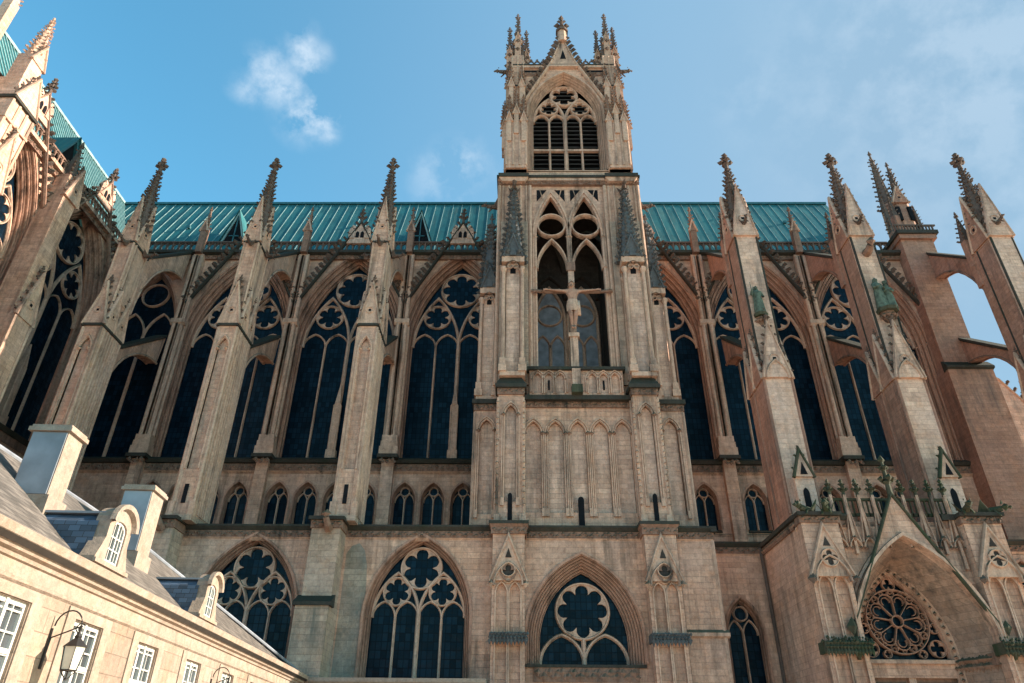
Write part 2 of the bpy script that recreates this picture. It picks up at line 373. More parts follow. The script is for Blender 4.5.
        for sg in (-1, 1):
            for i in range(n):
                q = (i+.5)/n
                s.crocket((cx+sg*hw*(1-q), y+t*.4, z0+(z1-z0)*q+.1), (sg*L_.x, 0, L_.y), ck)
        if fin: s.finial(cx, y+t*.5, z1+.05, fin)
        s.use(c0)
    def frieze(s, x0, x1, y, z0, z1, d=.14, step=.32):
        n = max(1, int((x1-x0)/step)); h = (z1-z0)
        for i in range(n):
            x = x0+(i+.5)*(x1-x0)/n
            s.lump((x, y, z0+h*(.5+.16*(-1)**i)), h*.42, .9, d/h*2.2, .85)
            s.lump((x+step*.4, y, z0+h*(.5-.2*(-1)**i)), h*.26, 1, d/h*2, 1)

def arch(cx, a, zs, h, n=10):
    c = (h*h-a*a)/(2*a); Rr = a+c; tip = math.atan2(h, -c)
    Lp = [(cx+c+Rr*math.cos(PI-(PI-tip)*i/n), zs+Rr*math.sin(PI-(PI-tip)*i/n)) for i in range(n+1)]
    Lp[-1] = (cx, zs+h)
    return Lp + [(2*cx-x, z) for x, z in Lp[-2::-1]]
def offs_arch(a, h, W):
    c = (h*h-a*a)/(2*a); return a+W, math.sqrt(max(.01, (a+c+W)**2-c*c))
def opening(cx, a, sill, zs, h, n=10): return [(cx-a, sill)]+arch(cx, a, zs, h, n)+[(cx+a, sill)]
def circle(cx, cz, r, n=28): return [(cx+r*math.cos(2*PI*i/n), cz+r*math.sin(2*PI*i/n)) for i in range(n)]
def foil_r(th, n, d, q, rot):
    p = (th-rot) % (2*PI/n)
    if p > PI/n: p -= 2*PI/n
    return d*math.cos(p)+math.sqrt(max(0, q*q-(d*math.sin(p))**2))
def foil_plate(mb, cx, cz, Ro, n, y0, y1, rot=PI/2, k=.96, seg=None):
    """stone disc pierced by an n-lobed opening"""
    # lobe circles of radius q on a ring d, touching the rim
    q = Ro*{3: .44, 4: .385, 6: .325, 8: .268}.get(n, .3)*k; d = Ro*k-q
    seg = seg or n*10; v = []; f = []
    for i in range(seg):
        th = rot+2*PI*i/seg; c, s_ = math.cos(th), math.sin(th); r = min(foil_r(th, n, d, q, rot), Ro*.97)
        v += [(cx+Ro*c, y0, cz+Ro*s_), (cx+r*c, y0, cz+r*s_), (cx+r*c, y1, cz+r*s_)]
    for i in range(seg):
        j = (i+1) % seg
        f += [(3*i, 3*j, 3*j+1, 3*i+1), (3*i+1, 3*j+1, 3*j+2, 3*i+2)]
    mb.add(v, f)
def orders(W, D, k):
    """stepped jamb mouldings: rolls and hollows from the wall face to the tracery plane"""
    out = [(W+.1, -.1), (W-.06, -.1), (W-.06, .0)]; s = (W-.06)/k; d = D/k
    for i in range(k):
        o, y = W-.06-s*i, d*i
        out += [(o-.12*s, y-.10*d), (o-.30*s, y-.10*d), (o-.42*s, y+.15*d), (o-.40*s, y+.9*d), (o-.52*s, y+1.25*d), (o-.66*s, y+.9*d), (o-.70*s, y+.55*d), (o-.82*s, y+.5*d), (o-.92*s, y+.7*d), (o-s, y+d)]
    return out

# ------------------------------------------------------------------ scene objects
ORIG = {}
def thing(name, label, cat, loc=(0, 0, 0), rotz=0, group=None, local=False, kind=None):
    o = bpy.data.objects.new(name, None); COL.objects.link(o); o.location = loc; o.rotation_euler = (0, 0, rotz)
    o.empty_display_size = .5
    o['label'] = label; o['category'] = cat
    if group: o['group'] = group
    if kind: o['kind'] = kind
    ORIG[o] = Vector((0, 0, 0)) if local else Vector(loc)
    return o
def part(name, mb, parent, loc=None, label=None):
    po = ORIG[parent] if parent else Vector((0, 0, 0))
    if loc is None:
        me = mb.mesh(name, po) if isinstance(mb, MB) else mb; o = bpy.data.objects.new(name, me); ORIG[o] = po
    else:
        me = mb.mesh(name) if isinstance(mb, MB) else mb; o = bpy.data.objects.new(name, me); o.location = Vector(loc)-po; ORIG[o] = Vector(loc)
    COL.objects.link(o); o.parent = parent
    if label: o['label'] = label
    return o
def copy_tree(o, loc=None, parent=None, label=None, skip=()):
    c = o.copy(); COL.objects.link(c)
    if parent: c.parent = parent
    if loc is not None: c.location = loc
    if label: c['label'] = label
    for ch in list(o.children):
        if ch.name.split('.')[0] in skip: continue
        copy_tree(ch, parent=c)
    return c

# ---- tracery windows
def tracery(a, sill, zs, h, y0, sub='four', ws=1.0, d=.35):
    mb = MB('trim')
    Wm, Wl = .34*ws, .2*ws
    if sub == 'four':
        c = (h*h-a*a)/(2*a); Rr = a+c
        for x, w in ((0, Wm), (-a/2, Wl), (a/2, Wl)): mb.bar([(x, sill), (x, zs+(.0 if x else h*.12))], w, y0+(0 if x == 0 else .06), d)
        h2 = h*.60; a2 = a/2; c2 = (h2*h2-a2*a2)/(2*a2)
        rb = a*.455; zb = zs+math.sqrt(max(.01, (Rr-rb)**2-c*c))
        mb.bar(circle(0, zb, rb-.05*ws, 36), Wl*1.1, y0+.02, d, True); foil_plate(mb, 0, zb, rb-.06*ws, 8 if a > 3.5 else 6, y0+.12, y0+d)
        for sx in (-a2, a2):
            mb.bar(arch(sx, a2, zs, h2), Wl*1.3, y0+.01, d)
            rs = a*.30; q = (a2+c2-rs); zc = zs+math.sqrt(max(.01, q*q-c2*c2))
            mb.bar(circle(sx, zc, rs-.03*ws, 28), Wl*.9, y0+.05, d*.9, True); foil_plate(mb, sx, zc, rs-.04*ws, 6, y0+.13, y0+d)
            for lx in (-a2/2, a2/2): mb.bar(arch(sx+lx, a2/2, zs, a2*.66, 6), Wl*.9, y0+.07, d*.9)
    elif sub == 'two':
        mb.bar([(0, sill), (0, zs+.1)], Wl*1.2, y0, d)
        rs = a*.47; c = (h*h-a*a)/(2*a); q = a+c-rs; zc = zs+math.sqrt(max(.01, q*q-c*c))
        mb.bar(circle(0, zc, rs-.02*ws, 24), Wl, y0+.03, d*.9, True)
        for sx in (-a/2, a/2): mb.bar(arch(sx, a/2, zs, a*.95, 6), Wl, y0+.05, d*.9)
    return mb
WCACHE = {}
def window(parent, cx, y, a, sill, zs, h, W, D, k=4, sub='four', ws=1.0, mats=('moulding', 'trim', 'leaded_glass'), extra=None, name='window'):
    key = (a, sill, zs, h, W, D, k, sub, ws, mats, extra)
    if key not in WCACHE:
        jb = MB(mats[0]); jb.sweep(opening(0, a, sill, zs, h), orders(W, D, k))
        jb.use('ledge'); jb.taper(-a-W*.9, a+W*.9, -.12, D+.3, sill-.25, -a-W*.9, a+W*.9, .1, D+.3, sill)
        jb.use(mats[0])
        for sg in (-1, 1):                    # capitals at the springing
            for q in range(k): jb.lump((sg*(a+W*(q+.35)/k), D*(1-(q+.4)/k)-.03, zs), .16*min(1, W), 1, 1, 1)
        tr = tracery(a, sill, zs, h, D-.05, sub, ws); tr.mats[0] = mats[1]
        if extra == 'shaft':                 # carved shaft with pinnacle on the middle mullion
            tr.cbox(0, D-.25, .3, .2, sill, sill+5.2); tr.frustum(0, D-.25, sill+5.2, sill+7.2, .34, .06, 4)
            tr.cbox(0, D-.27, .42, .28, sill, sill+.9)
            for sg in (-1, 1): tr.frustum(sg*.27, D-.42, sill+.9, sill+5.1, .09, .09, 6)
        gl = MB(mats[2]); p = opening(0, a+.05, sill-.05, zs, h); gl.add([(x, D+.2, z) for x, z in p], [tuple(range(len(p)))])
        WCACHE[key] = (jb.mesh(name), tr.mesh('tracery'), gl.mesh('glass'))
    j, t, g = WCACHE[key]
    o = part(name, j, parent, (cx, y, 0)); part('tracery', t, o, (cx, y, 0)); part('glass', g, o, (cx, y, 0))
    return o
def window_hole(cx, a, sill, zs, h, W):
    a2, h2 = offs_arch(a, h, W-.03); return opening(cx, a2, sill-.1, zs, h2)

# =================================================================== GROUND
gm = MB('pavement'); gm.add([(-1500, -1500, 0), (1500, -1500, 0), (1500, 1500, 0), (-1500, 1500, 0)], [(0, 1, 2, 3)])
go = part('plaza_pavement', gm, None); go['kind'] = 'structure'; go['label'] = 'pale paved square in front of the cathedral'

# =================================================================== NAVE
NA = dict(a=4.25, sill=23.3, zs=34.6, h=9.2, W=.9, D=.95)
LX = [-32.8, -22.3, -11.6]; RX = [18.7, 28.3, 39.7]; ALLX = LX+[-.65, 9.2]+RX
BAYS = [-26.4, -16.0, -5.7, 12.2, 22.2, 32.2]
nave = thing('cathedral_nave', 'long tan stone nave with green copper roof and tall dark traceried windows behind the tower', 'cathedral', (0, 55, 0))
TRI = []
for b in BAYS:
    for k in ((-3.65, -1.3, 1.1, 3.45) if b < 0 else (-3.2, -1.2, .8, 2.8)): TRI.append(b+k)
nw = MB('stone')
outer = [(-39.05, 15), (38.2, 15), (38.2, 44.75), (-39.05, 44.75)]
holes = [window_hole(b, NA['a'], NA['sill'], NA['zs'], NA['h'], NA['W']) for b in BAYS]
holes.append(window_hole(-35.4, 2.75, 23.3, 35.5, 6.8, .5))
T = dict(a=.78, sill=17.4, zs=19.6, h=1.35, W=.22, D=.35)
holes += [window_hole(x, T['a'], T['sill'], T['zs'], T['h'], T['W']) for x in TRI]
nw.plate(outer, holes, 55.0)
nw.box(-39.0, 38.2, 56.4, 56.6, 15, 44.6)
part('clerestory_wall', nw, nave)
for b in BAYS: window(nave, b, 55, **NA, k=3, sub='four', ws=1.05, extra='shaft', name='clerestory_window')
for x in TRI: window(nave, x, 55, **T, k=2, sub='two', ws=.55, name='triforium_window')
NB = dict(a=2.75, sill=23.3, zs=35.5, h=6.8, W=.5, D=.72)
window(nave, -35.4, 55, **NB, k=3, sub='two', ws=1.1, name='clerestory_window')
# string course with carved band, cornice
sm = MB('ledge'); sm.pyz([(54.55, 23.0), (54.72, 22.75), (55.02, 22.7), (55.02, 23.3)], -39, 38.1)
sm.use('carved'); sm.box(-39, 38.1, 54.9, 55.02, 22.05, 22.7); sm.frieze(-39, 38, 54.88, 22.1, 22.68, .12, .42)
sm.use('trim'); sm.pyz([(54.75, 22.05), (55.02, 21.85), (55.02, 22.05)], -39, 38.1)
sm.pyz([(54.88, 17.0), (55.02, 16.8), (55.02, 17.1)], -39, 38.1)
part('string_course', sm, nave)
cm = MB('carved'); cm.box(-39, 38.1, 54.75, 55.0, 43.95, 44.4); cm.frieze(-39, 38, 54.72, 43.97, 44.4, .12, .4)
cm.use('ledge'); cm.pyz([(54.35, 44.5), (54.75, 44.38), (55.9, 44.38), (55.9, 44.8), (54.35, 44.8)], -39, 38.1)
part('cornice', cm, nave)
bm_ = MB('crust'); x = -38.8
while x < 36:
    bm_.box(x-.07, x+.07, 54.6, 54.8, 44.8, 45.85); bm_.bar(arch(x+.3, .25, 45.4, .38, 4), .1, 54.62, .15); x += .6
bm_.box(-39, 36.3, 54.55, 54.85, 45.85, 46.0); bm_.box(-39, 36.3, 54.57, 54.83, 44.8, 44.92)
part('balustrade', bm_, nave)
# roof of copper sheets with standing seams
RX0, RX1 = -47.5, 35.6
rf = MB('copper')
rf.add([(RX0, 55.5, 44.7), (RX1, 55.5, 44.7), (RX1, 62, 57.6), (RX0, 62, 57.6), (RX0, 68.5, 44.7), (RX1, 68.5, 44.7)], [(0, 1, 2, 3), (3, 2, 5, 4), (1, 5, 2)])
sv = Vector((0, 6.5, 12.9)); snm = Vector((0, -12.9, 6.5)).normalized()
rf.use('seam'); x = -46.5
while x < RX1:
    p0 = Vector((x, 55.5, 44.7)); p1 = p0+sv; q = snm*.045; e = Vector((.024, 0, 0))
    rf.add([p0-e, p0+e, p1+e, p1-e, p0-e+q, p0+e+q, p1+e+q, p1-e+q], [(4, 5, 6, 7), (0, 4, 7, 3), (1, 2, 6, 5)]); x += 1.02
rf.use('copper_dark'); rf.box(RX0, RX1, 61.75, 62.25, 57.45, 57.75)
for x, t in ((-28, .6), (-17.5, .55), (-14.2, .62), (22.4, .7), (-36, .5), (29, .6)):
    p = Vector((x, 55.5, 44.7))+sv*t+snm*.12; rf.box(p.x-.16, p.x+.16, p.y-.2, p.y+.1, p.z-.15, p.z+.15)
roof = part('roof', rf, nave)
def dormer(parent, x, z):
    y = 55.5+(z-44.7)/12.9*6.5
    m = MB('copper'); w = 1.25; h = 4.3
    m.use('seam'); m.pxz([(x-w, z), (x-w+.18, z), (x, z+h-.5), (x+w-.18, z), (x+w, z), (x, z+h)], y-.35, y-.15)
    m.use('copper'); m.add([(x-w-.15, y-.5, z-.1), (x, y-.5, z+h+.15), (x+w+.15, y-.5, z-.1), (x-w-.1, y+.1, z-.1), (x, y+1.7, z+h+.15), (x+w+.1, y+.1, z-.1)], [(0, 1, 4, 3), (1, 2, 5, 4)])
    m.use('dark_void'); m.add([(x-w, y-.2, z), (x+w, y-.2, z), (x, y-.2, z+h)], [(0, 1, 2)])
    m.use('copper_dark'); m.box(x-.05, x+.05, y-.33, y-.18, z, z+h*.8); m.box(x-.5, x+.5, y-.33, y-.18, z+.9, z+1.0)
    return part('dormer', m, parent)
for x in (-29.8, -10.4): dormer(roof, x, 47.4)
em = MB('stone'); em.add([(35.5, 55.5, 44.7), (35.5, 68.5, 44.7), (35.5, 62, 57.4)], [(0, 1, 2)]); em.box(35.2, 38.2, 56.7, 68.5, 15, 44.7)
part('end_wall', em, nave)
# wall buttresses that receive the flyers, each with a pinnacle on the parapet
for x in (-31.6, -21.2, -10.85, -.9, 7.4, 17.2, 27.25):
    m = MB('stone'); m.box(x-.5, x+.5, 54.45, 54.98, 15, 44.3)
    m.use('trim')
    for sg in (-1, 1):
        m.frustum(x+sg*.36, 54.4, 25.0, 44.0, .19, .19, 8); m.frustum(x+sg*.58, 54.72, 25.0, 36.2, .13, .13, 8); m.frustum(x, 54.35, 25, 44, .16, .16, 8)
    m.cbox(x, 54.6, .78, .48, 23.2, 24.0); m.cbox(x, 54.6, .7, .42, 24.0, 24.5); m.cbox(x, 54.6, .64, .38, 24.5, 25.05)
    m.use('ledge'); m.cbox(x, 54.5, .85, .6, 22.95, 23.25); m.use('carved'); m.frieze(x-.7, x+.7, 53.98, 22.4, 22.95, .15, .4)
    m.use('trim'); m.pyz([(54.15, 36.2), (54.3, 36), (54.9, 36), (54.9, 36.6), (54.15, 36.6)], x-.68, x+.68)
    part('wall_buttress', m, nave)
    m = MB('carved'); m.box(x-.3, x+.3, 54.0, 54.6, 44.3, 47.4); m.gable(x, 53.95, .34, 46.9, 48.1, .25, .12, 0, False); m.spire(x, 54.3, 47.4, 49.6, .3, 4, .15, .5, .7)
    part('pinnacle', m, nave)
# crocketed gables over the windows
def hood(parent, b, y, rail='ledge'):
    m = MB(rail)
    m.bar([(b-5.1, 38.4), (b-1.3, 45.7), (b, 48.3), (b+1.3, 45.7), (b+5.1, 38.4)], .24, y-.05, .35)
    m.use('pale_stone'); m.pxz([(b-1.25, 45.6), (b+1.25, 45.6), (b, 48.1)], y+.06, y+.3)
    m.pxz([(b-1.1, 46.2), (b-.5, 46.2), (b-.5, 47.7), (b-.75, 47.9), (b-1.1, 47.2)], y-.02, y+.32); m.pxz([(b+1.1, 46.2), (b+.5, 46.2), (b+.5, 47.7), (b+.75, 47.9), (b+1.1, 47.2)], y-.02, y+.32)
    m.use('dark_void'); m.pxz(opening(b-.24, .17, 46.3, 46.8, .3, 3), y+.02, y+.1); m.pxz(opening(b+.24, .17, 46.3, 46.8, .3, 3), y+.02, y+.1)
    m.use('crust')
    for sg in (-1, 1):
        for i in range(13):
            t = (i+.4)/13; m.crocket((b+sg*(5.1-3.8*t+.1), y+.1, 38.4+7.3*t+.1), (sg*.88, -.1, .46), .42)
        for i in range(4):
            t = (i+.4)/4; m.crocket((b+sg*(1.3-1.3*t+.05), y+.1, 45.7+2.6*t+.1), (sg*.9, -.1, .4), .3)
    m.finial(b, y+.1, 48.2, 1.7, .55)
    part('window_gable', m, parent)
for b in BAYS: hood(nave, b, 54.28)

# west angle mass and stair turret of the nave
ms = thing('corner_stair_turret', 'broad plain stone corner tower at the nave end, topped by two crocketed spires', 'turret', (39.8, 55, 0))
m = MB('stone_warm_shade'); m.box(37.0, 40.9, 53.4, 62, 0, 31.0); m.taper(37.0, 40.9, 53.4, 62, 31.0, 37.2, 40.3, 53.8, 62, 31.8); m.box(37.2, 40.3, 53.8, 62, 31.8, 45.6)
m.use('ledge'); m.pyz([(53.2, 31.1), (53.2, 31.3), (53.85, 32.0), (53.85, 30.9)], 36.9, 41.0)
part('masonry', m, ms)
m = MB('trim_warm_shade'); m.box(37.0, 40.6, 53.5, 62, 45.6, 46.1); m.use('ledge'); m.box(36.8, 40.8, 53.3, 62.2, 46.1, 46.5); part('cornice', m, ms)
m = MB('crust'); x = 36.9
while x < 40.7: m.box(x-.05, x+.05, 53.45, 53.6, 46.5, 47.1); x += .3
m.box(36.8, 40.8, 53.42, 53.62, 47.1, 47.25); part('balustrade', m, ms)
m = MB('stone_warm_shade'); m.frustum(40.4, 57.6, 46.5, 53.2, 1.5, 1.35, 8)
for z0, z1, xx in ((50.2, 52, 39.7), (50.2, 52, 40.9)): m.use('dark_void'); m.box(xx-.2, xx+.2, 56.1, 56.4, z0, z1)
m.use('stone_warm_shade'); m.gable(40.2, 56.1, .8, 52.6, 54.6, .5, .2, .8); part('turret_body', m, ms)
for x, z0, z1, r in ((39.7, 52.6, 60.8, .75), (41.2, 51.8, 59.1, .7)):
    m = MB('crust'); m.spire(x, 57.6, z0, z1, r, 6, .26, .7, .8); part('spire', m, ms)
for x, y, z0, z1 in ((37.4, 53.8, 46.5, 50.8), (38.4, 56.3, 46.5, 53.2), (41.9, 57.0, 47, 52.5)):
    m = MB('trim_warm_shade'); m.cbox(x, y, .3, .3, z0, z0+2); m.use('crust'); m.spire(x, y, z0+2, z1, .36, 4, .16, .5, .5); part('pinnacle', m, ms)

# =================================================================== FLYING BUTTRESSES
def flyer(x, warm=True):
    m = MB('stone_warm_shade' if warm else 'stone')  # warm picks the stone copy with shade painted in
    up = [(48.0, 38.6), (54.5, 44.3)]+[(54.2-5.8*math.cos(t), 33.2+7.8*math.sin(t)) for t in [R(90-9*i) for i in range(11)]]+[(48.0, 33.2)]
    m.pyz(up, x-.42, x+.42)
    lo = [(48.0, 29.5), (54.5, 34.6)]+[(54.2-5.9*math.cos(t), 26.4+5.4*math.sin(t)) for t in [R(90-9*i) for i in range(11)]]+[(48.0, 26.6)]
    m.pyz(lo, x-.42, x+.42)
    m.use('trim_warm_shade' if warm else 'trim')
    for c, rx, rz in (((54.2, 33.2), 5.8, 7.8), ((54.2, 26.4), 5.9, 5.4)):      # soffit roll
        pts = [(c[0]-rx*math.cos(R(9*i)), c[1]+rz*math.sin(R(9*i))) for i in range(11)]
        for sg in (-1, 1): m.tube([(x+sg*.42, p, q) for p, q in pts], .12, 6)
    m.use('ledge')
    for (y0, z0), (y1, z1) in (((47.95, 38.6), (54.5, 44.4)), ((47.95, 29.5), (54.5, 34.7))):
        m.pyz([(y0, z0), (y1, z1), (y1, z1+.28), (y0, z0+.28)], x-.52, x+.52)
    return m
def gargoyle(p, d, s=1.0):
    """crouching beast leaning out from the wall in direction d"""
    m = MB('crust'); p = Vector(p); d = Vector(d).normalized(); side = d.cross(Vector((0, 0, 1)))
    m.tube([p, p+d*.5*s+Vector((0, 0, .05)), p+d*1.0*s+Vector((0, 0, .12*s))], .24*s, 6, .15*s)
    m.lump(p+d*1.15*s+Vector((0, 0, .2*s)), .24*s, 1, 1, .9); m.lump(p+d*1.38*s+Vector((0, 0, .14*s)), .13*s)
    for sg in (-1, 1):
        m.lump(p+d*1.05*s+side*sg*.14*s+Vector((0, 0, .42*s)), .08*s, .6, .6, 1.4)
        a = p+d*.45*s+side*sg*.2*s; b = p+d*.1*s+side*sg*.5*s+Vector((0, 0, .6*s)); c = p-d*.1*s+side*sg*.2*s+Vector((0, 0, .1*s))
        m.add([a, b, c, a+Vector((0, 0, -.08)), b+Vector((0, 0, -.05)), c+Vector((0, 0, -.08))], [(0, 1, 2), (5, 4, 3), (0, 3, 4, 1), (1, 4, 5, 2)])
        m.tube([p+d*.6*s+side*sg*.18*s, p+d*.85*s+side*sg*.22*s-Vector((0, 0, .3*s))], .07*s, 5, .05*s)
    return m
def side_gable(m, px, cy, hw, z0, z1, facing, **kw):
    old = m.xf.copy(); m.xf = Matrix.Translation((px, cy, 0)) @ Matrix.Rotation(facing*PI/2, 4, 'Z'); m.gable(0, 0, hw, z0, z1, **kw); m.xf = old

def slim_buttress(label):
    t = thing('flying_buttress', label, 'buttress', (0, 45.2, 15), 0, 'flying buttresses along the nave')
    m = MB('stone')
    m.box(-.72, .72, 45.42, 48.1, 15.3, 30.1)
    m.plate([(-.72, 15.3), (.72, 15.3), (.72, 30.1), (-.72, 30.1)], [opening(0, .36, 18.6, 28.1, .95, 6)], 45.2, .22)
    for sg in (-1, 1): m.box(sg*.72-.002*sg, sg*.66, 45.2, 45.42, 15.3, 30.1)
    m.use('trim')
    m.sweep(opening(0, .36, 18.6, 28.1, .95, 6), [(.2, 45.2), (.18, 45.1), (.08, 45.1), (.05, 45.2), (0, 45.24), (0, 45.4)])
    for sg in (-1, 1):
        m.frustum(sg*.70, 45.24, 15.6, 30, .13, .13, 6); m.frustum(sg*.745, 46.1, 15.6, 30, .1, .1, 6); m.frustum(sg*.745, 47.4, 15.6, 30, .1, .1, 6); m.frustum(sg*.745, 48.0, 15.6, 30, .1, .1, 6)
        m.lump((sg*.34, 45.15, 28.1), .17); m.cbox(sg*.70, 45.24, .2, .2, 15.3, 16.3)
    for sg in (-1, 1):
        for yy in (45.65, 46.45, 46.8, 47.15, 47.7): m.frustum(sg*.745, yy, 15.6, 30, .09, .09, 6)
        m.frustum(sg*.58, 45.22, 15.6, 29.9, .07, .07, 6)
    m.use('dark_void'); m.box(-.13, .13, 45.12, 45.3, 16.2, 17.5); m.use('weathered'); m.box(-.9, .9, 44.95, 48.3, 15.0, 15.35)
    part('shaft', m, t)
    m = MB('trim'); m.use('ledge'); m.box(-.84, .84, 45.05, 48.2, 30.1, 30.3); m.use('trim')
    m.gable(0, 45.1, .78, 30.3, 34.0, .5, .2, .9, True)
    part('gablet', m, t)
    for sg in (-1, 1):
        m = MB('trim'); side_gable(m, sg*.82, 46.0, .7, 30.3, 33.6, sg, t=.4, ck=.18, fin=.7); side_gable(m, sg*.82, 47.4, .66, 30.3, 33.4, sg, t=.4, ck=.18, fin=.7)
        part('gablet', m, t)
    m = MB('stone'); m.box(-.58, .58, 45.6, 48.0, 30.3, 38.7); m.use('trim')
    for sg in (-1, 1):
        m.frustum(sg*.57, 45.62, 30.3, 38.6, .11, .11, 6); m.box(sg*.61-.03, sg*.61+.03, 46.2, 47.6, 33, 38.3)
    for sg in (-1, 1):
        for yy in (46.0, 47.8): m.frustum(sg*.6, yy, 30.3, 38.6, .1, .1, 6)
    m.use('ledge'); m.box(-.68, .68, 45.5, 48.1, 38.55, 38.72)
    part('upper_shaft', m, t)
    m = MB('stone'); m.gable(0, 45.5, .66, 38.72, 43.3, .4, .17, .35, True)
    part('gable', m, t)
    for sg in (-1, 1):
        m = MB('stone'); side_gable(m, sg*.68, 46.6, .9, 38.72, 43.0, sg, t=.4, ck=.17, fin=.35); part('gable', m, t)
    m = MB('crust'); m.cbox(0, 46.5, .5, .8, 38.72, 41.0); m.spire(0, 46.4, 40.4, 47.6, .82, 8, .24, .55, 0); m.finial(0, 46.4, 47.4, 1.5, .62)
    part('spire', m, t)
    for p, d in (((0, 45.5, 38.3), (0, -1, 0)), ((.75, 47.2, 38.4), (1, 0, 0)), ((-.75, 47.2, 38.4), (-1, 0, 0))): part('gargoyle', gargoyle(p, d, .8), t)
    part('flyer', flyer(0, False), t)
    return t
SL = ['slim tan flying buttress nearest the tower on its left side',
      'slim tan flying buttress rising behind the second chimney, green dormer beside its spire',
      'leftmost slim flying buttress, leaning beside the transept corner above the first chimney']
fb = slim_buttress(SL[0]); fb.location = (-11.6, 45.2, 15)
ORIG[fb] = Vector((0, 45.2, 15))
for x, l in ((-22.35, SL[1]), (-32.8, SL[2])): copy_tree(fb, (x, 45.2, 15), None, l)

def broad_buttress(label):
    t = thing('flying_buttress', label, 'buttress', (0, 45.0, 15), 0, 'flying buttresses along the nave')
    m = MB('pale_stone')
    m.box(-1.0, 1.0, 45.0, 48.4, 15.0, 25.6)
    m.use('stone_warm_shade'); m.box(-1.05, -1.0, 45.3, 48.4, 15, 25.5); m.box(1.0, 1.05, 45.3, 48.4, 15, 25.5)  # thin side sheets carry the painted shade tone, front stays pale
    m.use('trim_warm_shade')
    for sg in (-1, 1): m.frustum(sg*1.0, 45.05, 15.6, 25.5, .12, .12, 6); m.frustum(sg*1.07, 47.2, 15.6, 25.5, .1, .1, 6)
    part('shaft', m, t)
    m = MB('pale_stone'); m.gable(0, 44.8, 1.0, 25.6, 30.2, .4, .22, 1.3, True); m.use('trim'); m.bar(arch(0, .8, 25.5, 1.5, 6), .18, 44.68, .2)
    part('gablet', m, t)
    for sg in (-1, 1):
        m = MB('stone_warm_shade'); side_gable(m, sg*1.13, 46.0, .95, 25.6, 29.6, sg, t=.4, ck=.24, fin=.7, foil=False); side_gable(m, sg*1.13, 47.6, .8, 25.6, 29.0, sg, t=.4, ck=.24, fin=.7, foil=False)
        part('gablet', m, t)
    m = MB('pale_stone'); m.box(-.88, .88, 45.4, 48.3, 25.6, 39.1)
    m.use('stone_warm_shade'); m.box(-.93, -.88, 45.7, 48.3, 27, 39); m.box(.88, .93, 45.7, 48.3, 27, 39)
    m.use('ledge')
    for sg in (-1, 1): m.box(sg*.94-.03, sg*.94+.03, 47.2, 47.35, 27, 39); m.frustum(sg*.87, 45.42, 26, 39, .09, .09, 6)
    part('upper_shaft', m, t)
    m = MB('pale_stone'); m.gable(0, 45.2, .92, 39.1, 44.5, .45, .2, .3, True); part('gable', m, t)
    for sg in (-1, 1):
        m = MB('stone_warm_shade'); side_gable(m, sg*1.02, 46.6, 1.05, 39.1, 44.2, sg, t=.45, ck=.22, fin=.3); part('gable', m, t)
        m = MB('stone_warm_shade'); m.cbox(sg*.75, 48.2, .34, .3, 36, 40.8); m.use('crust'); m.spire(sg*.75, 48.2, 40.8, 43.4, .45, 4, .18, .5, .8); part('pinnacle', m, t)
    m = MB('crust'); m.cbox(0, 46.6, .65, .9, 39.1, 42.4); m.spire(0, 46.4, 41.2, 47.9, .95, 8, .26, .58, 0); m.finial(0, 46.4, 47.7, 1.7, .72)
    part('spire', m, t)
    part('gargoyle', gargoyle((0, 45.3, 40.3), (0, -1, 0), .8), t)
    # mossy niche gablet at the foot
    m = MB('pale_stone'); m.box(-.62, .62, 44.2, 45.0, 15.0, 17.9); m.use('trim'); m.gable(0, 44.05, .62, 17.8, 19.6, .5, .16, .4, False, 'moss', 'moss'); m.use('dark_void'); m.pxz([(-.24, 17.95), (.24, 17.95), (0, 18.8)], 44.02, 44.1)
    m.use('dark_void'); m.pxz(opening(-.05, .2, 15.6, 16.7, .4, 4), 44.17, 44.3)
    part('niche', m, t)
    part('flyer', flyer(0, True), t)
    return t
SR = ['broad pale flying buttress with a single green saint, just right of the tower',
      'broad flying buttress carrying a green group of two figures, right of the porch gable',
      'outermost right flying buttress, its two arches open to the sky']
bb = broad_buttress(SR[0]); bb.location = (18.7, 45, 15)
for x, l in ((28.2, SR[1]), (39.7, SR[2])): copy_tree(bb, (x, 45, 15), None, l)

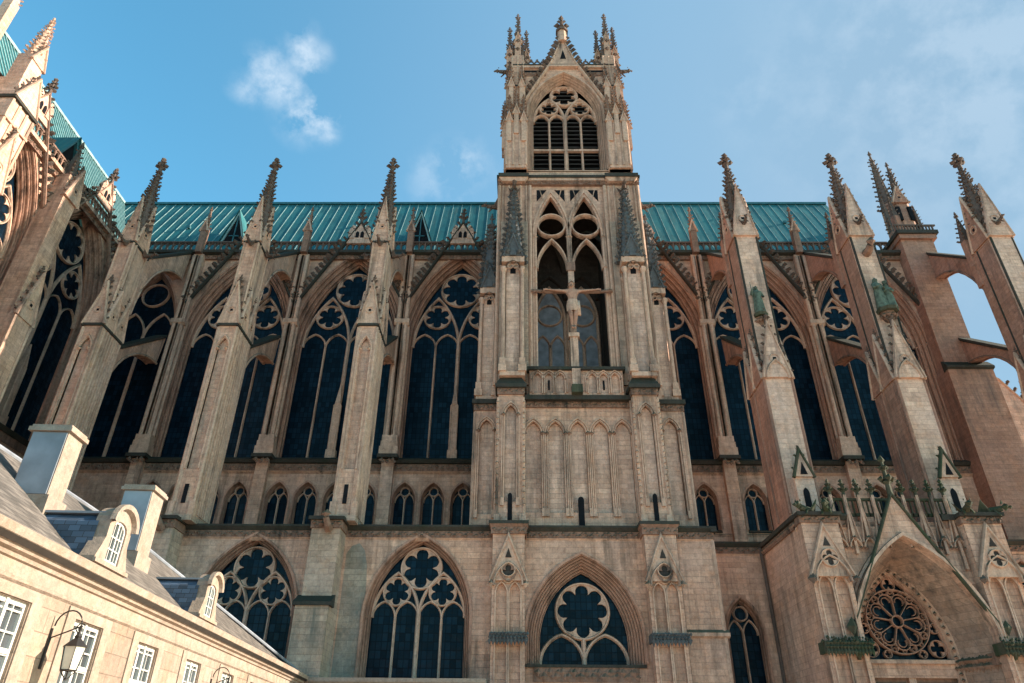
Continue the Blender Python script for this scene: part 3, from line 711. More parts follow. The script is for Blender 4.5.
# =================================================================== STATUES
def skin(name, pts, edges, rad, mat, sub=1, M=None):
    me = bpy.data.meshes.new(name); me.from_pydata(pts, edges, []); o = bpy.data.objects.new(name, me); COL.objects.link(o)
    md = o.modifiers.new('s', 'SKIN'); sk = me.skin_vertices[0].data
    for i, r in enumerate(rad):
        sk[i].radius = (r, r) if not isinstance(r, tuple) else r
    sk[0].use_root = True
    sb = o.modifiers.new('b', 'SUBSURF'); sb.levels = sb.render_levels = sub
    dg = bpy.context.evaluated_depsgraph_get(); ev = o.evaluated_get(dg); out = bpy.data.meshes.new_from_object(ev)
    bpy.data.objects.remove(o)
    if M: out.transform(M)
    out.materials.clear(); out.materials.append(MATS[mat])
    for p in out.polygons: p.use_smooth = True
    out.name = name
    return out
def figure_mesh(s, arms, mat, robe=True):
    """standing figure, 1 unit = 1 m at height 1.75, facing -y"""
    pts = [(0, 0, .95), (0, .0, 1.2), (0, .01, 1.4), (0, 0, 1.5), (0, -.02, 1.62), (0, -.02, 1.74)]
    e = [(0, 1), (1, 2), (2, 3), (3, 4), (4, 5)]; r = [(.2, .15), (.18, .13), (.21, .13), .07, .1, .07]
    for sg in (-1, 1):
        n = len(pts); sh, el, ha = arms[0 if sg < 0 else 1]
        pts += [(sg*.2, 0, 1.38), el, ha]; e += [(2, n), (n, n+1), (n+1, n+2)]; r += [.085, .07, .05]
        for k in range(5):
            v = (Vector(ha)-Vector(el)).normalized(); q = len(pts); off = Vector((.018*(k-2), 0, .012*(k-2)))
            pts.append(tuple(Vector(ha)+v*(.1 if k else .06)+off)); e.append((n+2, q)); r.append(.014)
        n = len(pts)
        pts += [(sg*.1, 0, .85), (sg*.11, -.05, .48), (sg*.11, 0, .08), (sg*.13, -.16, .04)]; e += [(0, n), (n, n+1), (n+1, n+2), (n+2, n+3)]; r += [.11, .085, .055, .04]
    return skin('figure', pts, e, r, mat, 1, Matrix.Scale(s, 4))
def statue(name, label, loc, s, arms, mat, rotz=0, robe=True, crown=False, staff=False):
    t = figure_mesh(s, arms, mat); o = bpy.data.objects.new(name, t); COL.objects.link(o); o.location = loc; o.rotation_euler.z = rotz
    o['label'] = label; o['category'] = 'statue'; ORIG[o] = Vector((0, 0, 0))
    if robe:
        m = MB(mat); m.sm = True; n = 20
        prof = [(.30, .0), (.28, .25), (.25, .55), (.23, .85), (.2, 1.08), (.215, 1.25), (.2, 1.4), (.09, 1.47)]
        v = []
        for i, (r, z) in enumerate(prof):
            for k in range(n):
                a = 2*PI*k/n; fold = 1+.10*math.sin(6*a+i*.5)*(1-i/len(prof))
                v.append((s*r*fold*math.cos(a)*1.05, s*r*fold*math.sin(a)*.8, s*z))
        f = [(i*n+k, i*n+(k+1) % n, (i+1)*n+(k+1) % n, (i+1)*n+k) for i in range(len(prof)-1) for k in range(n)]
        m.add(v, f); part('robe', m, o)
    m = MB(mat); m.lump((0, .03*s, 1.7*s), .13*s, 1, 1, 1)
    for sg in (-1, 1): m.lump((sg*.09*s, .05*s, 1.58*s), .07*s, .8, 1, 1.6)
    if crown: m.frustum(0, 0, 1.74*s, 1.9*s, .1*s, .14*s, 8)
    part('hair', m, o)
    m = MB(mat); m.lump((0, -.125*s, 1.63*s), .03*s, .7, 1, 1.4)
    for sg in (-1, 1): m.lump((sg*.04*s, -.1*s, 1.665*s), .018*s)
    m.box(-.035*s, .035*s, -.12*s, -.1*s, 1.575*s, 1.59*s); part('face', m, o)
    if staff:
        m = MB(mat); m.tube([(-.32*s, -.2*s, .0), (-.34*s, -.22*s, 1.9*s)], .02*s, 5); part('staff', m, o)
    return o
A_pray = [((0, 0, 0), (-.3, -.08, 1.12), (-.1, -.26, 1.18)), ((0, 0, 0), (.3, -.08, 1.12), (.12, -.26, 1.1))]
A_staff = [((0, 0, 0), (-.34, -.06, 1.15), (-.32, -.22, 1.35)), ((0, 0, 0), (.33, .02, 1.1), (.25, -.2, 1.0))]
def console(parent_label, x, y, z, w, name='statue_console', gl=None):
    t = thing(name, parent_label, 'console', (x, y, z))
    m = MB('moss'); m.frustum(x, y, z-.25, z, w, w*1.1, 8); part('slab', m, t)
    m = MB('carved'); m.lathe(x, y+.2, [(w*.25, z-1.0), (w*.55, z-.75), (w*.8, z-.25)], 8)
    for i in range(6): m.lump((x+w*.7*math.cos(PI+i*PI/5), y+.1+w*.6*math.sin(PI+i*PI/5), z-.55), .2)
    part('corbel', m, t)
    return t
console('mossy carved console under the single green saint, right of the tower', 18.55, 45.3, 31.3, .5)
statue('saint_statue', 'green weathered robed saint holding a staff, standing alone on the buttress right of the tower', (18.55, 45.2, 31.3), 1.45, A_staff, 'verdigris', 0, staff=True)
console('wide mossy console carrying two green figures on a buttress', 28.25, 45.1, 31.6, .75)
statue('saint_statue', 'taller green robed figure on the left of the pair on the right buttress', (27.95, 45.0, 31.6), 1.65, A_pray, 'verdigris', R(15))
statue('saint_statue', 'smaller green crowned figure on the right of the pair on the right buttress', (28.6, 44.95, 31.6), 1.35, A_pray, 'verdigris', R(-20), crown=True)
m = MB('carved'); m.tube([(28.2, 45.4, 37.3), (28.2, 44.9, 37.3), (28.2, 44.5, 37.5)], .38, 7, .26); m.lump((28.2, 44.3, 37.7), .4); m.lump((28.2, 44.05, 37.55), .2)
cb_ = thing('corbel_head', 'carved dark corbel head above the pair of green figures', 'carving', (28.2, 45, 37.3)); part('head', m, cb_)
statue('saint_statue', 'small pale figure high on the nave corner beside the upper open arch', (39.9, 53.3, 41.2), 1.0, A_pray, 'pale_stone', R(-15))

# =================================================================== CHAPEL AISLE (left, below)
ais = thing('chapel_aisle', 'low tan chapel aisle with two wide traceried windows, left of the tower foot', 'chapel', (-15, 46.3, 0))
AW = dict(a=2.95, sill=5.6, zs=9.4, h=4.6, W=.42, D=.6)
m = MB('stone'); m.plate([(-36, 0), (-1.9, 0), (-1.9, 14.25), (-36, 14.25)], [window_hole(x, AW['a'], AW['sill'], AW['zs'], AW['h'], AW['W']) for x in (-6.4, -17.4, -28.0)], 46.3)
m.box(-36, -1.9, 47.5, 47.7, 0, 14.9)
m.use('ledge'); m.add([(-36, 46.4, 15.05), (12.5, 46.4, 15.05), (12.5, 55, 15.6), (-36, 55, 15.6)], [(0, 1, 2, 3)])
part('wall', m, ais)
for x in (-6.4, -17.4, -28.0): window(ais, x, 46.3, **AW, k=3, sub='four', ws=.85, name='aisle_window')
def cornice_run(x0, x1, y, z=15.05, warm=False):
    m = MB('carved'); m.box(x0, x1, y-.06, y+.3, z-.8, z-.35); m.frieze(x0, x1, y-.08, z-.78, z-.37, .12, .36)
    m.use('trim'); m.pyz([(y-.12, z-.8), (y+.1, z-1.0), (y+.1, z-.8)], x0, x1)
    m.use('ledge'); m.pyz([(y-.32, z-.12), (y-.1, z-.35), (y+.3, z-.35), (y+.3, z), (y-.32, z)], x0, x1)
    return m
part('cornice', cornice_run(-36, -1.92, 46.3), ais)
for x in (-12.4, -23.2):
    m = MB('weathered'); m.box(x-1.0, x+1.0, 43.9, 46.28, 0, 9.7); m.box(x-.92, x+.92, 44.6, 46.28, 9.7, 14.4)
    m.use('ledge'); m.pyz([(43.75, 9.75), (43.75, 9.55), (44.7, 9.55), (44.7, 10.3)], x-1.15, x+1.15)
    m.use('carved'); m.box(x-1.0, x+1.0, 44.5, 46.28, 14.4, 14.9); m.frieze(x-1, x+1, 44.48, 14.42, 14.88, .12, .36)
    m.use('ledge'); m.box(x-1.15, x+1.15, 44.3, 46.3, 14.9, 15.12)
    part('buttress', m, ais)
    m = MB('carved'); m.tube([(x+.2, 44.5, 14.3), (x+.2, 44.1, 14.5), (x+.1, 43.8, 14.9)], .3, 6, .2); m.lump((x+.1, 43.75, 15.1), .28); m.lump((x-.25, 44.3, 14.6), .22); part('corbel_figure', m, ais)
stone('damp_stone', (.37, .285, .225), (.13, .14, .13), 1.0, green=.22)
m = MB('damp_stone'); m.plate([(-11.3, 5), (-11.3, 13.2), (-11.0, 13.7), (-10.5, 13.9), (-10.1, 13.4), (-9.85, 12.4), (-9.75, 10.8), (-9.95, 9.4), (-9.8, 7.5), (-10.0, 5)], [], 46.29); part('stained_patch', m, ais)
# small string and shallow set-back pilasters on the upper triforium stage come with the nave

# =================================================================== BELL TOWER
tw = thing('bell_tower', 'tall square stone bell tower with louvred belfry, pinnacles and open twin-arched stage', 'tower', (4.3, 46.3, 0))
TX = 4.25
# stage one
LW = dict(a=2.75, sill=6.7, zs=7.95, h=4.3, W=.95, D=1.0)
m = MB('stone'); m.plate([(-1.9, 0), (12.7, 0), (12.7, 14.25), (-1.9, 14.25)], [window_hole(4.05, LW['a'], LW['sill'], LW['zs'], LW['h'], LW['W'])], 46.3)
m.box(-2.1, 12.6, 48.6, 48.8, 0, 15); m.box(12.62, 12.7, 46.3, 50.2, 0, 14.25); m.use('trim'); m.pyz([(46.1, 8.3), (46.3, 8.2), (46.3, 8.7), (46.1, 8.5)], 10.3, 12.95); m.frustum(12.68, 46.35, 0, 14.2, .14, .14, 6)
part('lower_wall', m, tw)
o = part('great_window', (lambda q: (q.sweep(opening(4.05, LW['a'], LW['sill'], LW['zs'], LW['h']), [(a_, 46.3+b_) for a_, b_ in orders(LW['W'], LW['D'], 6)]), q)[1])(MB('moulding')), tw)
m = MB('trim'); a, zs, h = LW['a'], LW['zs'], LW['h']; y0 = 47.2
m.bar([(4.05, 6.7), (4.05, 8.2)], .3, y0, .35)
for sx in (-a/2, a/2): m.bar(arch(4.05+sx, a/2, 6.75, 1.75), .24, y0+.03, .33)
m.bar(circle(4.05, 9.92, 1.68, 44), .2, y0, .36, True); foil_plate(m, 4.05, 9.92, 1.66, 8, y0+.1, y0+.35, PI/2)
part('tracery', m, o)
m = MB('leaded_glass'); p = opening(4.05, a+.05, 6.5, zs, h); m.add([(x, 47.5, z) for x, z in p], [tuple(range(len(p)))]); part('glass', m, o)
m = MB('carved'); m.box(.9, 7.2, 46.2, 46.32, 5.7, 6.5); m.frieze(.95, 7.15, 46.18, 5.75, 6.48, .14, .36); m.use('ledge'); m.box(.4, 7.7, 46.12, 47.6, 6.5, 6.66); m.use('stone'); m.box(.4, 7.7, 47.0, 47.6, 0, 5.6); part('window_sill', m, tw)
for cx in (-.68, 9.08):
    m = MB('stone'); m.box(cx-1.05, cx+1.05, 45.45, 46.28, 0, 14.25)
    hs = [opening(cx+sx, .33, .5, 10.6, .6, 5) for sx in (-.42, .42)]
    m.plate([(cx-1.05, 0), (cx+1.05, 0), (cx+1.05, 14.25), (cx-1.05, 14.25)], hs, 45.25, .2)
    for sg in (-1, 1): m.box(cx+sg*1.05-.02*sg, cx+sg*1.05, 45.25, 45.45, 0, 14.25)
    m.use('trim')
    for hh in hs: m.sweep(hh, [(.1, 45.25), (.08, 45.17), (.0, 45.17), (0, 45.3)])
    m.bar(circle(cx, 11.55, .36, 18), .12, 45.1, .2, True); foil_plate(m, cx, 11.55, .34, 4, 45.17, 45.3)
    m.gable(cx, 45.0, 1.12, 11.3, 14.0, .3, .0001, 0, False, 'trim', 'trim')
    m.bar(arch(cx, .9, 11.0, 1.4, 6), .16, 44.86, .3); m.use('carved'); foil_plate(m, cx, 11.75, .5, 4, 44.9, 45.0)
    m.use('recess_shade'); m.pxz(circle(cx, 11.95, .36, 12), 44.97, 45.02); m.pxz([(cx-.2, 12.7), (cx+.2, 12.7), (cx, 13.3)], 44.97, 45.02); m.use('trim'); m.bar(circle(cx, 11.95, .42, 16), .1, 44.85, .15, True)  # dark disc and triangle paint the shade of the gablet piercings
    for sg in (-1, 1): m.lump((cx+sg*1.08, 44.95, 11.1), .22, 1, 1, 1.3)
    m.use('slate_crust'); m.box(cx-1.13, cx+1.13, 44.97, 46.2, 7.8, 8.28)
    for i in range(11):
        x = cx-1.08+i*.216
        m.lump((x, 44.9, 7.78), .12, .9, .8, 2.2); m.lump((x, 44.86, 8.0), .10, 1, .9, 1.2); m.lump((x+.1, 44.9, 8.2), .11, 1, .8, 1); m.lump((x+.1, 44.92, 7.86), .07, 1, .8, 1.6)
    part('lower_pier', m, tw)
    m = MB('carved'); m.box(cx-1.15, cx+1.15, 45.1, 46.3, 14.25, 14.7); m.frieze(cx-1.15, cx+1.15, 45.08, 14.28, 14.68, .1, .35); m.taper(cx-1.17, cx+1.17, 45.08, 46.3, 14.7, cx-1.27, cx+1.27, 44.95, 46.3, 14.86); m.use('ledge'); m.box(cx-1.3, cx+1.3, 44.92, 46.3, 14.86, 15.07); part('pier_cornice', m, tw)
part('cornice', cornice_run(.45, 7.95, 46.3), tw); part('cornice', cornice_run(10.2, 12.75, 46.3), tw); part('cornice', cornice_run(-1.9, -1.8, 46.3), tw)
m = MB('carved'); m.box(12.6, 12.85, 46.3, 50, 14.25, 14.7); m.use('ledge'); m.box(12.6, 13.0, 46.0, 50, 14.7, 15.06); part('cornice', m, tw)
# stage two : blind arcade
def blind(x0, x1, z0, z1, y, centers, hw, sill, zs, h, back=.3, studs=False):
    m = MB('stone'); hs = [opening(c, hw, sill, zs, h, 6) for c in centers]
    m.plate([(x0, z0), (x1, z0), (x1, z1), (x0, z1)], hs, y, back)
    m.use('pale_stone'); m.add([(x0, y+back, z0), (x1, y+back, z0), (x1, y+back, z1), (x0, y+back, z1)], [(0, 1, 2, 3)]); m.use('trim')
    for hh in hs: m.sweep(hh, [(.25, y), (.24, y-.12), (.16, y-.12), (.145, y+.2), (.115, y+.2), (.10, y-.07), (.03, y-.07), (.015, y+.12), (0, y+.12), (0, y+back)])
    for c in centers:
        for sg in (-1, 1):
            m.use('carved'); m.lump((c+sg*(hw+.12), y-.1, zs), .2 if hw > .35 else .1); m.use('trim')
            if hw > .35: m.cbox(c+sg*(hw+.13), y-.04, .12, .13, sill-.3, sill+.25)
            else: m.cbox(c+sg*(hw+.05), y-.03, .04, .08, sill-.1, sill+.1)
    return m
m = blind(.3, 8.2, 15.0, 24.05, 46.9, [1.0+i*1.62 for i in range(5)], .55, 16.2, 22.0, .95)
m.use('stone'); m.box(-1.5, 10.0, 47.3, 57, 15, 24.05); m.use('dark_void'); m.pxz(opening(4.24, .2, 15.3, 17.1, .2, 3), 46.83, 46.95)
m.use('dark_void'); m.box(.34, .46, 46.84, 46.95, 19.5, 21); m.box(.34, .46, 46.84, 46.95, 18, 18.8)
part('blind_arcade', m, tw)
for cx in (-.63, 9.12):
    m = blind(cx-.93, cx+.93, 15.05, 24.6, 45.85, [cx], .4, 16.6, 23.0, .75)
    m.use('stone'); m.box(cx-.93, cx+.93, 46.16, 47.4, 15.05, 24.6)
    for sg in (-1, 1):
        m.box(cx+sg*.93-.02*sg, cx+sg*.93, 45.85, 46.2, 15.05, 24.6)
        m.use('trim'); m.frustum(cx+sg*.9, 45.88, 15.6, 24.4, .12, .12, 6); m.frustum(cx+sg*.97, 46.4, 15.6, 24.4, .1, .1, 6)
        z = 16.4
        while z < 24.2: m.lump((cx+sg*.93, 45.8, z), .13); z += .42
        m.use('trim'); m.cbox(cx+sg*.85, 45.85, .22, .2, 15.09, 15.7); m.use('stone')
    m.use('dark_void'); m.pxz(opening(cx+.0, .15, 15.35, 17.0, .2, 3), 45.78, 45.9)
    part('middle_pier', m, tw)
    m = MB('carved'); m.box(cx-1.0, cx+1.0, 45.72, 47.3, 24.6, 25.1); m.frieze(cx-1.0, cx+1.0, 45.7, 24.62, 25.08, .12, .34)
    m.use('ledge'); m.box(cx-1.15, cx+1.15, 45.5, 47.4, 25.1, 25.4); m.taper(cx-1.1, cx+1.1, 45.55, 47.4, 25.4, cx-.8, cx+.8, 45.8, 47.4, 26.0); part('pier_cap', m, tw)
for x0, x1, c in ((-3.35, -1.57, -2.42), (10.06, 12.15, 11.05)):
    m = blind(x0, x1, 15.05, 24.0, 47.3, [c], .48, 16.2, 22.4, .85)
    m.use('stone'); m.box(x0, x1, 47.62, 53, 15.05, 24.0); m.use('trim')
    for xx in (x0+.05, x1-.05): m.frustum(xx, 47.33, 15.2, 23.9, .13, .13, 6)
    part('side_wing', m, tw)
    m = MB('carved'); m.box(x0-.06, x1+.06, 47.2, 53, 24.0, 24.5); m.frieze(x0, x1, 47.16, 24.02, 24.48, .12, .34); m.use('ledge'); m.box(x0-.18, x1+.18, 47.0, 53, 24.5, 24.85); part('wing_cornice', m, tw)
m = MB('carved'); m.box(.3, 8.2, 46.75, 47.3, 24.05, 24.5); m.frieze(.3, 8.2, 46.72, 24.07, 24.48, .12, .34); m.use('ledge'); m.box(.3, 8.2, 46.3, 47.3, 24.5, 24.85); part('cornice', m, tw)
# stage three : parapet, open twin arches, chamber behind
cxs = [.98+.47+i*.98 for i in range(7)]
m = blind(.75, 7.75, 24.85, 26.95, 46.45, [1.35, 2.2, 3.05, 5.45, 6.3, 7.15], .3, 25.1, 26.2, .5, .18)
m.use('stone'); m.box(.75, 7.75, 46.65, 47.0, 24.85, 26.95); m.use('dark_void'); m.box(2.13, 2.27, 46.58, 46.64, 25.4, 26.2); m.box(6.23, 6.37, 46.58, 46.64, 25.4, 26.2)
m.use('trim'); m.cbox(4.25, 46.35, .32, .3, 25.2, 26.95); m.use('moss'); m.cbox(4.25, 46.2, .4, .4, 24.85, 25.5); m.use('ledge'); m.box(.55, 7.95, 46.2, 47.1, 26.95, 27.2)
part('parapet', m, tw)
for x0, x1 in ((-1.9, .95), (7.55, 10.65)):
    m = MB('stone'); m.box(x0, x1, 47.1, 57, 24.85, 46.4)
    m.use('trim')
    for xx, rr_ in ((x0+.05, .16), (x0+.4, .1), (x0+.9, .12), (x1-.9, .12), (x1-.4, .1), (x1-.05, .16)): m.frustum(xx, 47.06, 26, 46.3, rr_, rr_, 6)
    m.use('weathered'); m.box(x0+.25, x0+.75, 46.9, 47.1, 26, 42); m.box(x1-.75, x1-.25, 46.9, 47.1, 26, 42)
    part('corner_pier', m, tw)
bc = (TX-1.5, TX+1.5)
m = MB('stone'); hs = [opening(c, 1.3, 27.2, 40.6, 4.6, 10) for c in bc]
m.plate([(.9, 26.9), (7.6, 26.9), (7.6, 46.4), (.9, 46.4)], hs, 47.25, .6)
m.use('trim')
for c in bc:
    m.sweep(opening(c, 1.3, 27.2, 40.6, 4.6, 10), [(a_, 47.25+b_) for a_, b_ in orders(.26, .35, 2)])
    m.bar(circle(c, 42.0, 1.2, 32), .24, 47.3, .5, True)
    m.bar(arch(c, 1.3, 37.3, 3.1, 8), .26, 47.32, .5)
    for sx in (-.95, .95): m.bar([(c+sx, 45.9), (c+sx*.55, 44.0)], .08, 47.15, .12)
    for sg in (-1, 1): m.frustum(c+sg*1.42, 47.2, 27.2, 40.4, .13, .13, 6); m.lump((c+sg*1.42, 47.15, 40.5), .22); m.lump((c+sg*1.42, 47.15, 37.2), .2)
m.use('dark_void')
for c in bc:
    for sg in (-1, 1): m.pxz([(c+sg*1.25, 45.95), (c+sg*.35, 45.95), (c+sg*1.25, 44.6)], 47.22, 47.24)
part('open_arches', m, tw)
m = MB('stone'); m.use('recess_shade'); m.box(.95, 7.55, 54.0, 54.3, 24.85, 46.4); m.box(.96, 1.0, 47.9, 54, 26.9, 46.1); m.box(7.5, 7.54, 47.9, 54, 26.9, 46.1); [m.tube([(4.25+sx*(3.2-3.2*t), 48.2+5.6*t, 40.5+3.5*math.sin(PI*t*.9)) for t in [i/8 for i in range(9)]], .2, 6) for sx in (-1, 1)]; [m.bar(arch(c_, 1.45, 38.5, 2.6, 8), .3, 53.6, .4) for c_ in bc]; m.box(.95, 7.55, 47.9, 54, 46.1, 46.4); m.box(.95, 7.55, 47.3, 54, 26.6, 26.85)  # chamber surfaces coloured dark to stand for its interior shade
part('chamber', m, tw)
for c in bc:
    m = MB('trim'); y = 53.8; m.bar(opening(c, 1.35, 27, 36.2, 3.6, 8), .3, y-.15, .3); m.bar([(c, 27), (c, 33.5)], .3, y-.1, .25); m.bar(circle(c, 36.7, 1.1, 24), .2, y-.1, .25, True)
    for sx in (-.67, .67): m.bar(arch(c+sx, .67, 33.2, 1.3, 6), .2, y-.1, .25)
    o = part('inner_window', m, tw)
    m = MB('dim_glass'); p = opening(c, 1.3, 26.9, 36.2, 3.6, 8); m.add([(x, 53.9, z) for x, z in p], [tuple(range(len(p)))]); part('glass', m, o)
# tabernacle pinnacles standing on the piers and wings
def tabernacle(cx, cy, z0, zc, zt, hw, name='tabernacle'):
    m = MB('trim'); m.cbox(cx, cy, hw*1.2, hw*1.2, z0, z0+.35)
    for sx in (-1, 1):
        for sy in (-1, 1): m.cbox(cx+sx*hw*.95, cy+sy*hw*.95, .3, .3, z0+.35, z0+.9); m.cbox(cx+sx*hw*.95, cy+sy*hw*.95, .22, .22, z0+.9, z0+1.5)
    m.use('pale_stone'); m.cbox(cx, cy, hw*.68, hw*.68, z0+.3, zc)
    m.use('trim')
    for sx in (-1, 1):
        for sy in (-1, 1):
            m.frustum(cx+sx*hw*.95, cy+sy*hw*.95, z0+1.5, zc-1.3, .17, .15, 8); m.lathe(cx+sx*hw*.95, cy+sy*hw*.95, [(.15, zc-1.3), (.27, zc-.95), (.27, zc-.8)], 8)
    m.use('dark_void'); m.pxz(opening(cx, hw*.28, zc-1.25, zc-.8, .35, 4), cy-hw*.72, cy-hw*.66)
    m.use('trim'); m.cbox(cx, cy, hw*1.18, hw*1.18, zc-.3, zc+.25)
    for sx in (-1, 1): m.bar(arch(cx, hw*.72, zc-.95, .75, 5), .12, cy-hw*1.22, .2); m.bar(circle(cx+sx*hw*.3, zc-.75, .2, 10), .07, cy-hw*1.2, .12, True)
    o = part(name, m, tw)
    m = MB('slate_crust'); m.spire(cx, cy, zc+.2, zt, hw*1.22, 8, .3, .62, .9)
    for a in range(4):
        d = (math.cos(a*PI/2), math.sin(a*PI/2)); m.frustum(cx+d[0]*hw*1.05, cy+d[1]*hw*1.05, zc+.25, zc+1.9, hw*.5, .05, 4)
    m.gable(cx, cy-hw*1.25, hw*.95, zc+.25, zc+2.3, .2, .16, .5, False, 'slate_crust', 'slate_crust')
    part('spire', m, o)
tabernacle(-.55, 46.35, 26.0, 36.8, 45.0, .78); tabernacle(9.2, 46.35, 26.0, 36.8, 45.0, .78)
tabernacle(-2.5, 48.1, 24.9, 35.0, 43.0, .66); tabernacle(11.2, 48.1, 24.9, 35.0, 43.0, .66)
for p, d in (((-.5, 47, 45.3), (0, -1, 0)), ((9.2, 47, 45.3), (0, -1, 0)), ((-1.9, 48, 44.6), (-1, 0, 0)), ((10.6, 48, 44.6), (1, 0, 0))): part('gargoyle', gargoyle(p, d, 1.1), tw)
# cornice between the open stage and the belfry
m = MB('carved'); m.box(-2.0, 10.75, 46.95, 57.1, 46.4, 46.8); m.frieze(-2.0, 10.75, 46.9, 46.4, 46.8, .12, .4)
m.use('trim'); m.box(-2.0, 10.75, 46.85, 57.2, 46.8, 47.1); m.taper(-1.7, 10.4, 46.9, 57.1, 47.35, -1.3, 10.1, 47.0, 57, 47.9); m.use('ledge'); m.box(-2.1, 10.85, 46.72, 57.3, 47.1, 47.35)
for x0, x1 in ((-1.9, .75), (7.7, 10.6)): m.use('trim'); m.taper(x0+.3, x1-.3, 46.6, 47.0, 46.5, x0, x1, 46.5, 47.0, 46.9); m.use('ledge'); m.box(x0-.05, x1+.05, 46.4, 47.0, 46.9, 47.3)
part('cornice', m, tw)
# stage four : belfry
BW = dict(a=3.1, sill=48.3, zs=55.6, h=5.5, W=.6, D=.9)
m = MB('stone'); a2, h2 = offs_arch(BW['a'], BW['h'], BW['W']-.03)
m.plate([(-.6, 47.9), (9.4, 47.9), (9.4, 62.4), (-.6, 62.4)], [opening(4.4, a2, 48.2, 55.6, h2)], 47.0)
m.box(-.6, 9.4, 49.3, 56.9, 47.9, 62.3); m.box(-.6, -.3, 47.0, 49.3, 47.9, 62.3); m.box(9.1, 9.4, 47.0, 49.3, 47.9, 62.3); part('belfry_wall', m, tw)
def _j(q): q.sweep(opening(4.4, BW['a'], BW['sill'], BW['zs'], BW['h'], 12), [(a_, 47.0+b_) for a_, b_ in orders(BW['W'], BW['D'], 4)]); return q
m = _j(MB('trim')); m.use('ledge'); m.taper(.7, 8.1, 46.9, 48.2, 48.0, .7, 8.1, 47.2, 48.2, 48.3)
o = part('belfry_window', m, tw)
m = tracery(BW['a'], BW['sill'], BW['zs'], BW['h'], 47.85, 'four', 1.15, .4)
m.box(-3.1, 3.1, 47.9, 48.2, 51.6, 51.85)
q = MB('trim'); q.xf = Matrix.Translation((4.4, 0, 0)); q.add([tuple(v) for v in m.v], m.f); part('tracery', q, o)
m = MB('louvre'); z = 48.5
while z < 61:
    hw = BW['a'] if z < 55.6 else BW['a']*(1-((z-55.6)/5.5)**1.6)
    m.pyz([(48.15, z), (48.2, z-.05), (48.75, z+.38), (48.7, z+.43)], 4.4-hw, 4.4+hw); z += .56
part('louvres', m, o)
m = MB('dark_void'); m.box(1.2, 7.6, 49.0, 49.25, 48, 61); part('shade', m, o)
for sg, x0 in ((-1, -.35), (1, 9.15)):
    cx = x0
    m = MB('stone'); m.cbox(cx, 47.1, .95, .75, 47.9, 54.2); m.cbox(cx+sg*.05, 47.5, 1.1, .9, 47.9, 52.6); m.use('ledge'); m.taper(cx-.95, cx+.95, 46.35, 47.85, 54.2, cx-.8, cx+.8, 46.6, 47.85, 54.7)
    m.use('stone'); m.cbox(cx-sg*.05, 47.2, .8, .62, 54.2, 59.2); m.use('ledge'); m.taper(cx-.85, cx+.8, 46.55, 47.9, 59.2, cx-.65, cx+.65, 46.8, 47.9, 59.7); m.use('stone'); m.cbox(cx-sg*.1, 47.3, .62, .52, 59.2, 64.2)
    m.use('trim')
    for dx in (-.9, -.3, .3, .9): m.frustum(cx+dx, 46.37, 48.2, 54, .12, .12, 6)
    for dx in (-.7, 0, .7): m.frustum(cx-sg*.05+dx, 46.58, 54.6, 59, .11, .11, 6)
    for dx in (-.55, 0, .55): m.frustum(cx-sg*.1+dx, 46.79, 59.6, 64, .1, .1, 6)
    part('belfry_buttress', m, tw)
    for dx, dy, z0, z1 in ((-.7, -.95, 52.4, 57.2), (.7, -.95, 52.4, 57.2), (0, -.95, 53.4, 58.4), (sg*1.15, -.4, 52, 57), (sg*1.15, .5, 52, 57), (-.55, -.7, 57.6, 61.8), (.5, -.7, 57.6, 61.8), (sg*.85, -.2, 58, 62.5)):
        m = MB('trim'); m.cbox(cx+dx, 47.35+dy, .22, .22, z0-1.2, z0+1.6); m.gable(cx+dx, 47.1+dy, .26, z0+1.4, z0+2.5, .12, .14, .3, False); m.use('carved'); m.spire(cx+dx, 47.35+dy, z0+1.6, z1, .24, 4, .2, .5, .6); part('small_pinnacle', m, tw)
    for dx, dy, z1 in ((-sg*.1, -.15, 70.7), (sg*.78, .5, 69.3), (-sg*1.0, .6, 68.9), (sg*.35, .95, 67.8), (-sg*.55, -.1, 66.8)):
        m = MB('stone'); m.cbox(cx+dx, 47.3+dy, .31, .31, 62.4, z1-3.2); m.gable(cx+dx, 47.0+dy, .32, z1-4.4, z1-2.8, .2, .17, .3, False); m.use('crust'); m.spire(cx+dx, 47.3+dy, z1-3.2, z1, .3, 4, .17, .5, 1.0, tip=.12)
        for q in range(4): [m.crocket((cx+dx, 47.3+dy, z1-dz), (math.cos(q*PI/2), math.sin(q*PI/2), .2), .38) for dz in (4.3, 5.6)]
        part('corner_pinnacle', m, tw)
    part('gargoyle', gargoyle((cx+sg*.6, 47.3, 62.2), (sg, 0, 0), 1.2), tw)
m = MB('trim'); m.box(-.7, 9.5, 46.75, 57, 62.3, 62.6); m.use('carved'); [(m.use('carved'), m.box(x0, x1, 46.95, 47.2, 61.2, 61.75), m.frieze(x0+.3, x1-.2, 46.9, 61.2, 61.75, .1, .45), m.use('dark_void'), m.box(x0+.2, x1-.1, 46.97, 47.2, 61.8, 62.1)) for x0, x1 in ((-.6, 2.6), (6.2, 9.4))]; m.use('ledge'); m.box(-.75, 9.55, 46.7, 57, 62.6, 62.75)
part('cornice', m, tw)
m = MB('crust'); x = .5
while x < 8.4:
    m.bar(circle(x, 63.15, .26, 8), .12, 46.85, .15, True); m.lump((x, 46.9, 63.6), .16, 1, .6, 1.2); x += .62
m.box(.3, 8.5, 46.84, 47.0, 62.75, 62.9); part('parapet_crest', m, tw)
m = MB('trim'); y = 46.7
m.bar([(.45, 57.4), (3.2, 63.2), (4.4, 67.0), (5.6, 63.2), (8.35, 57.4)], .28, y-.05, .35)
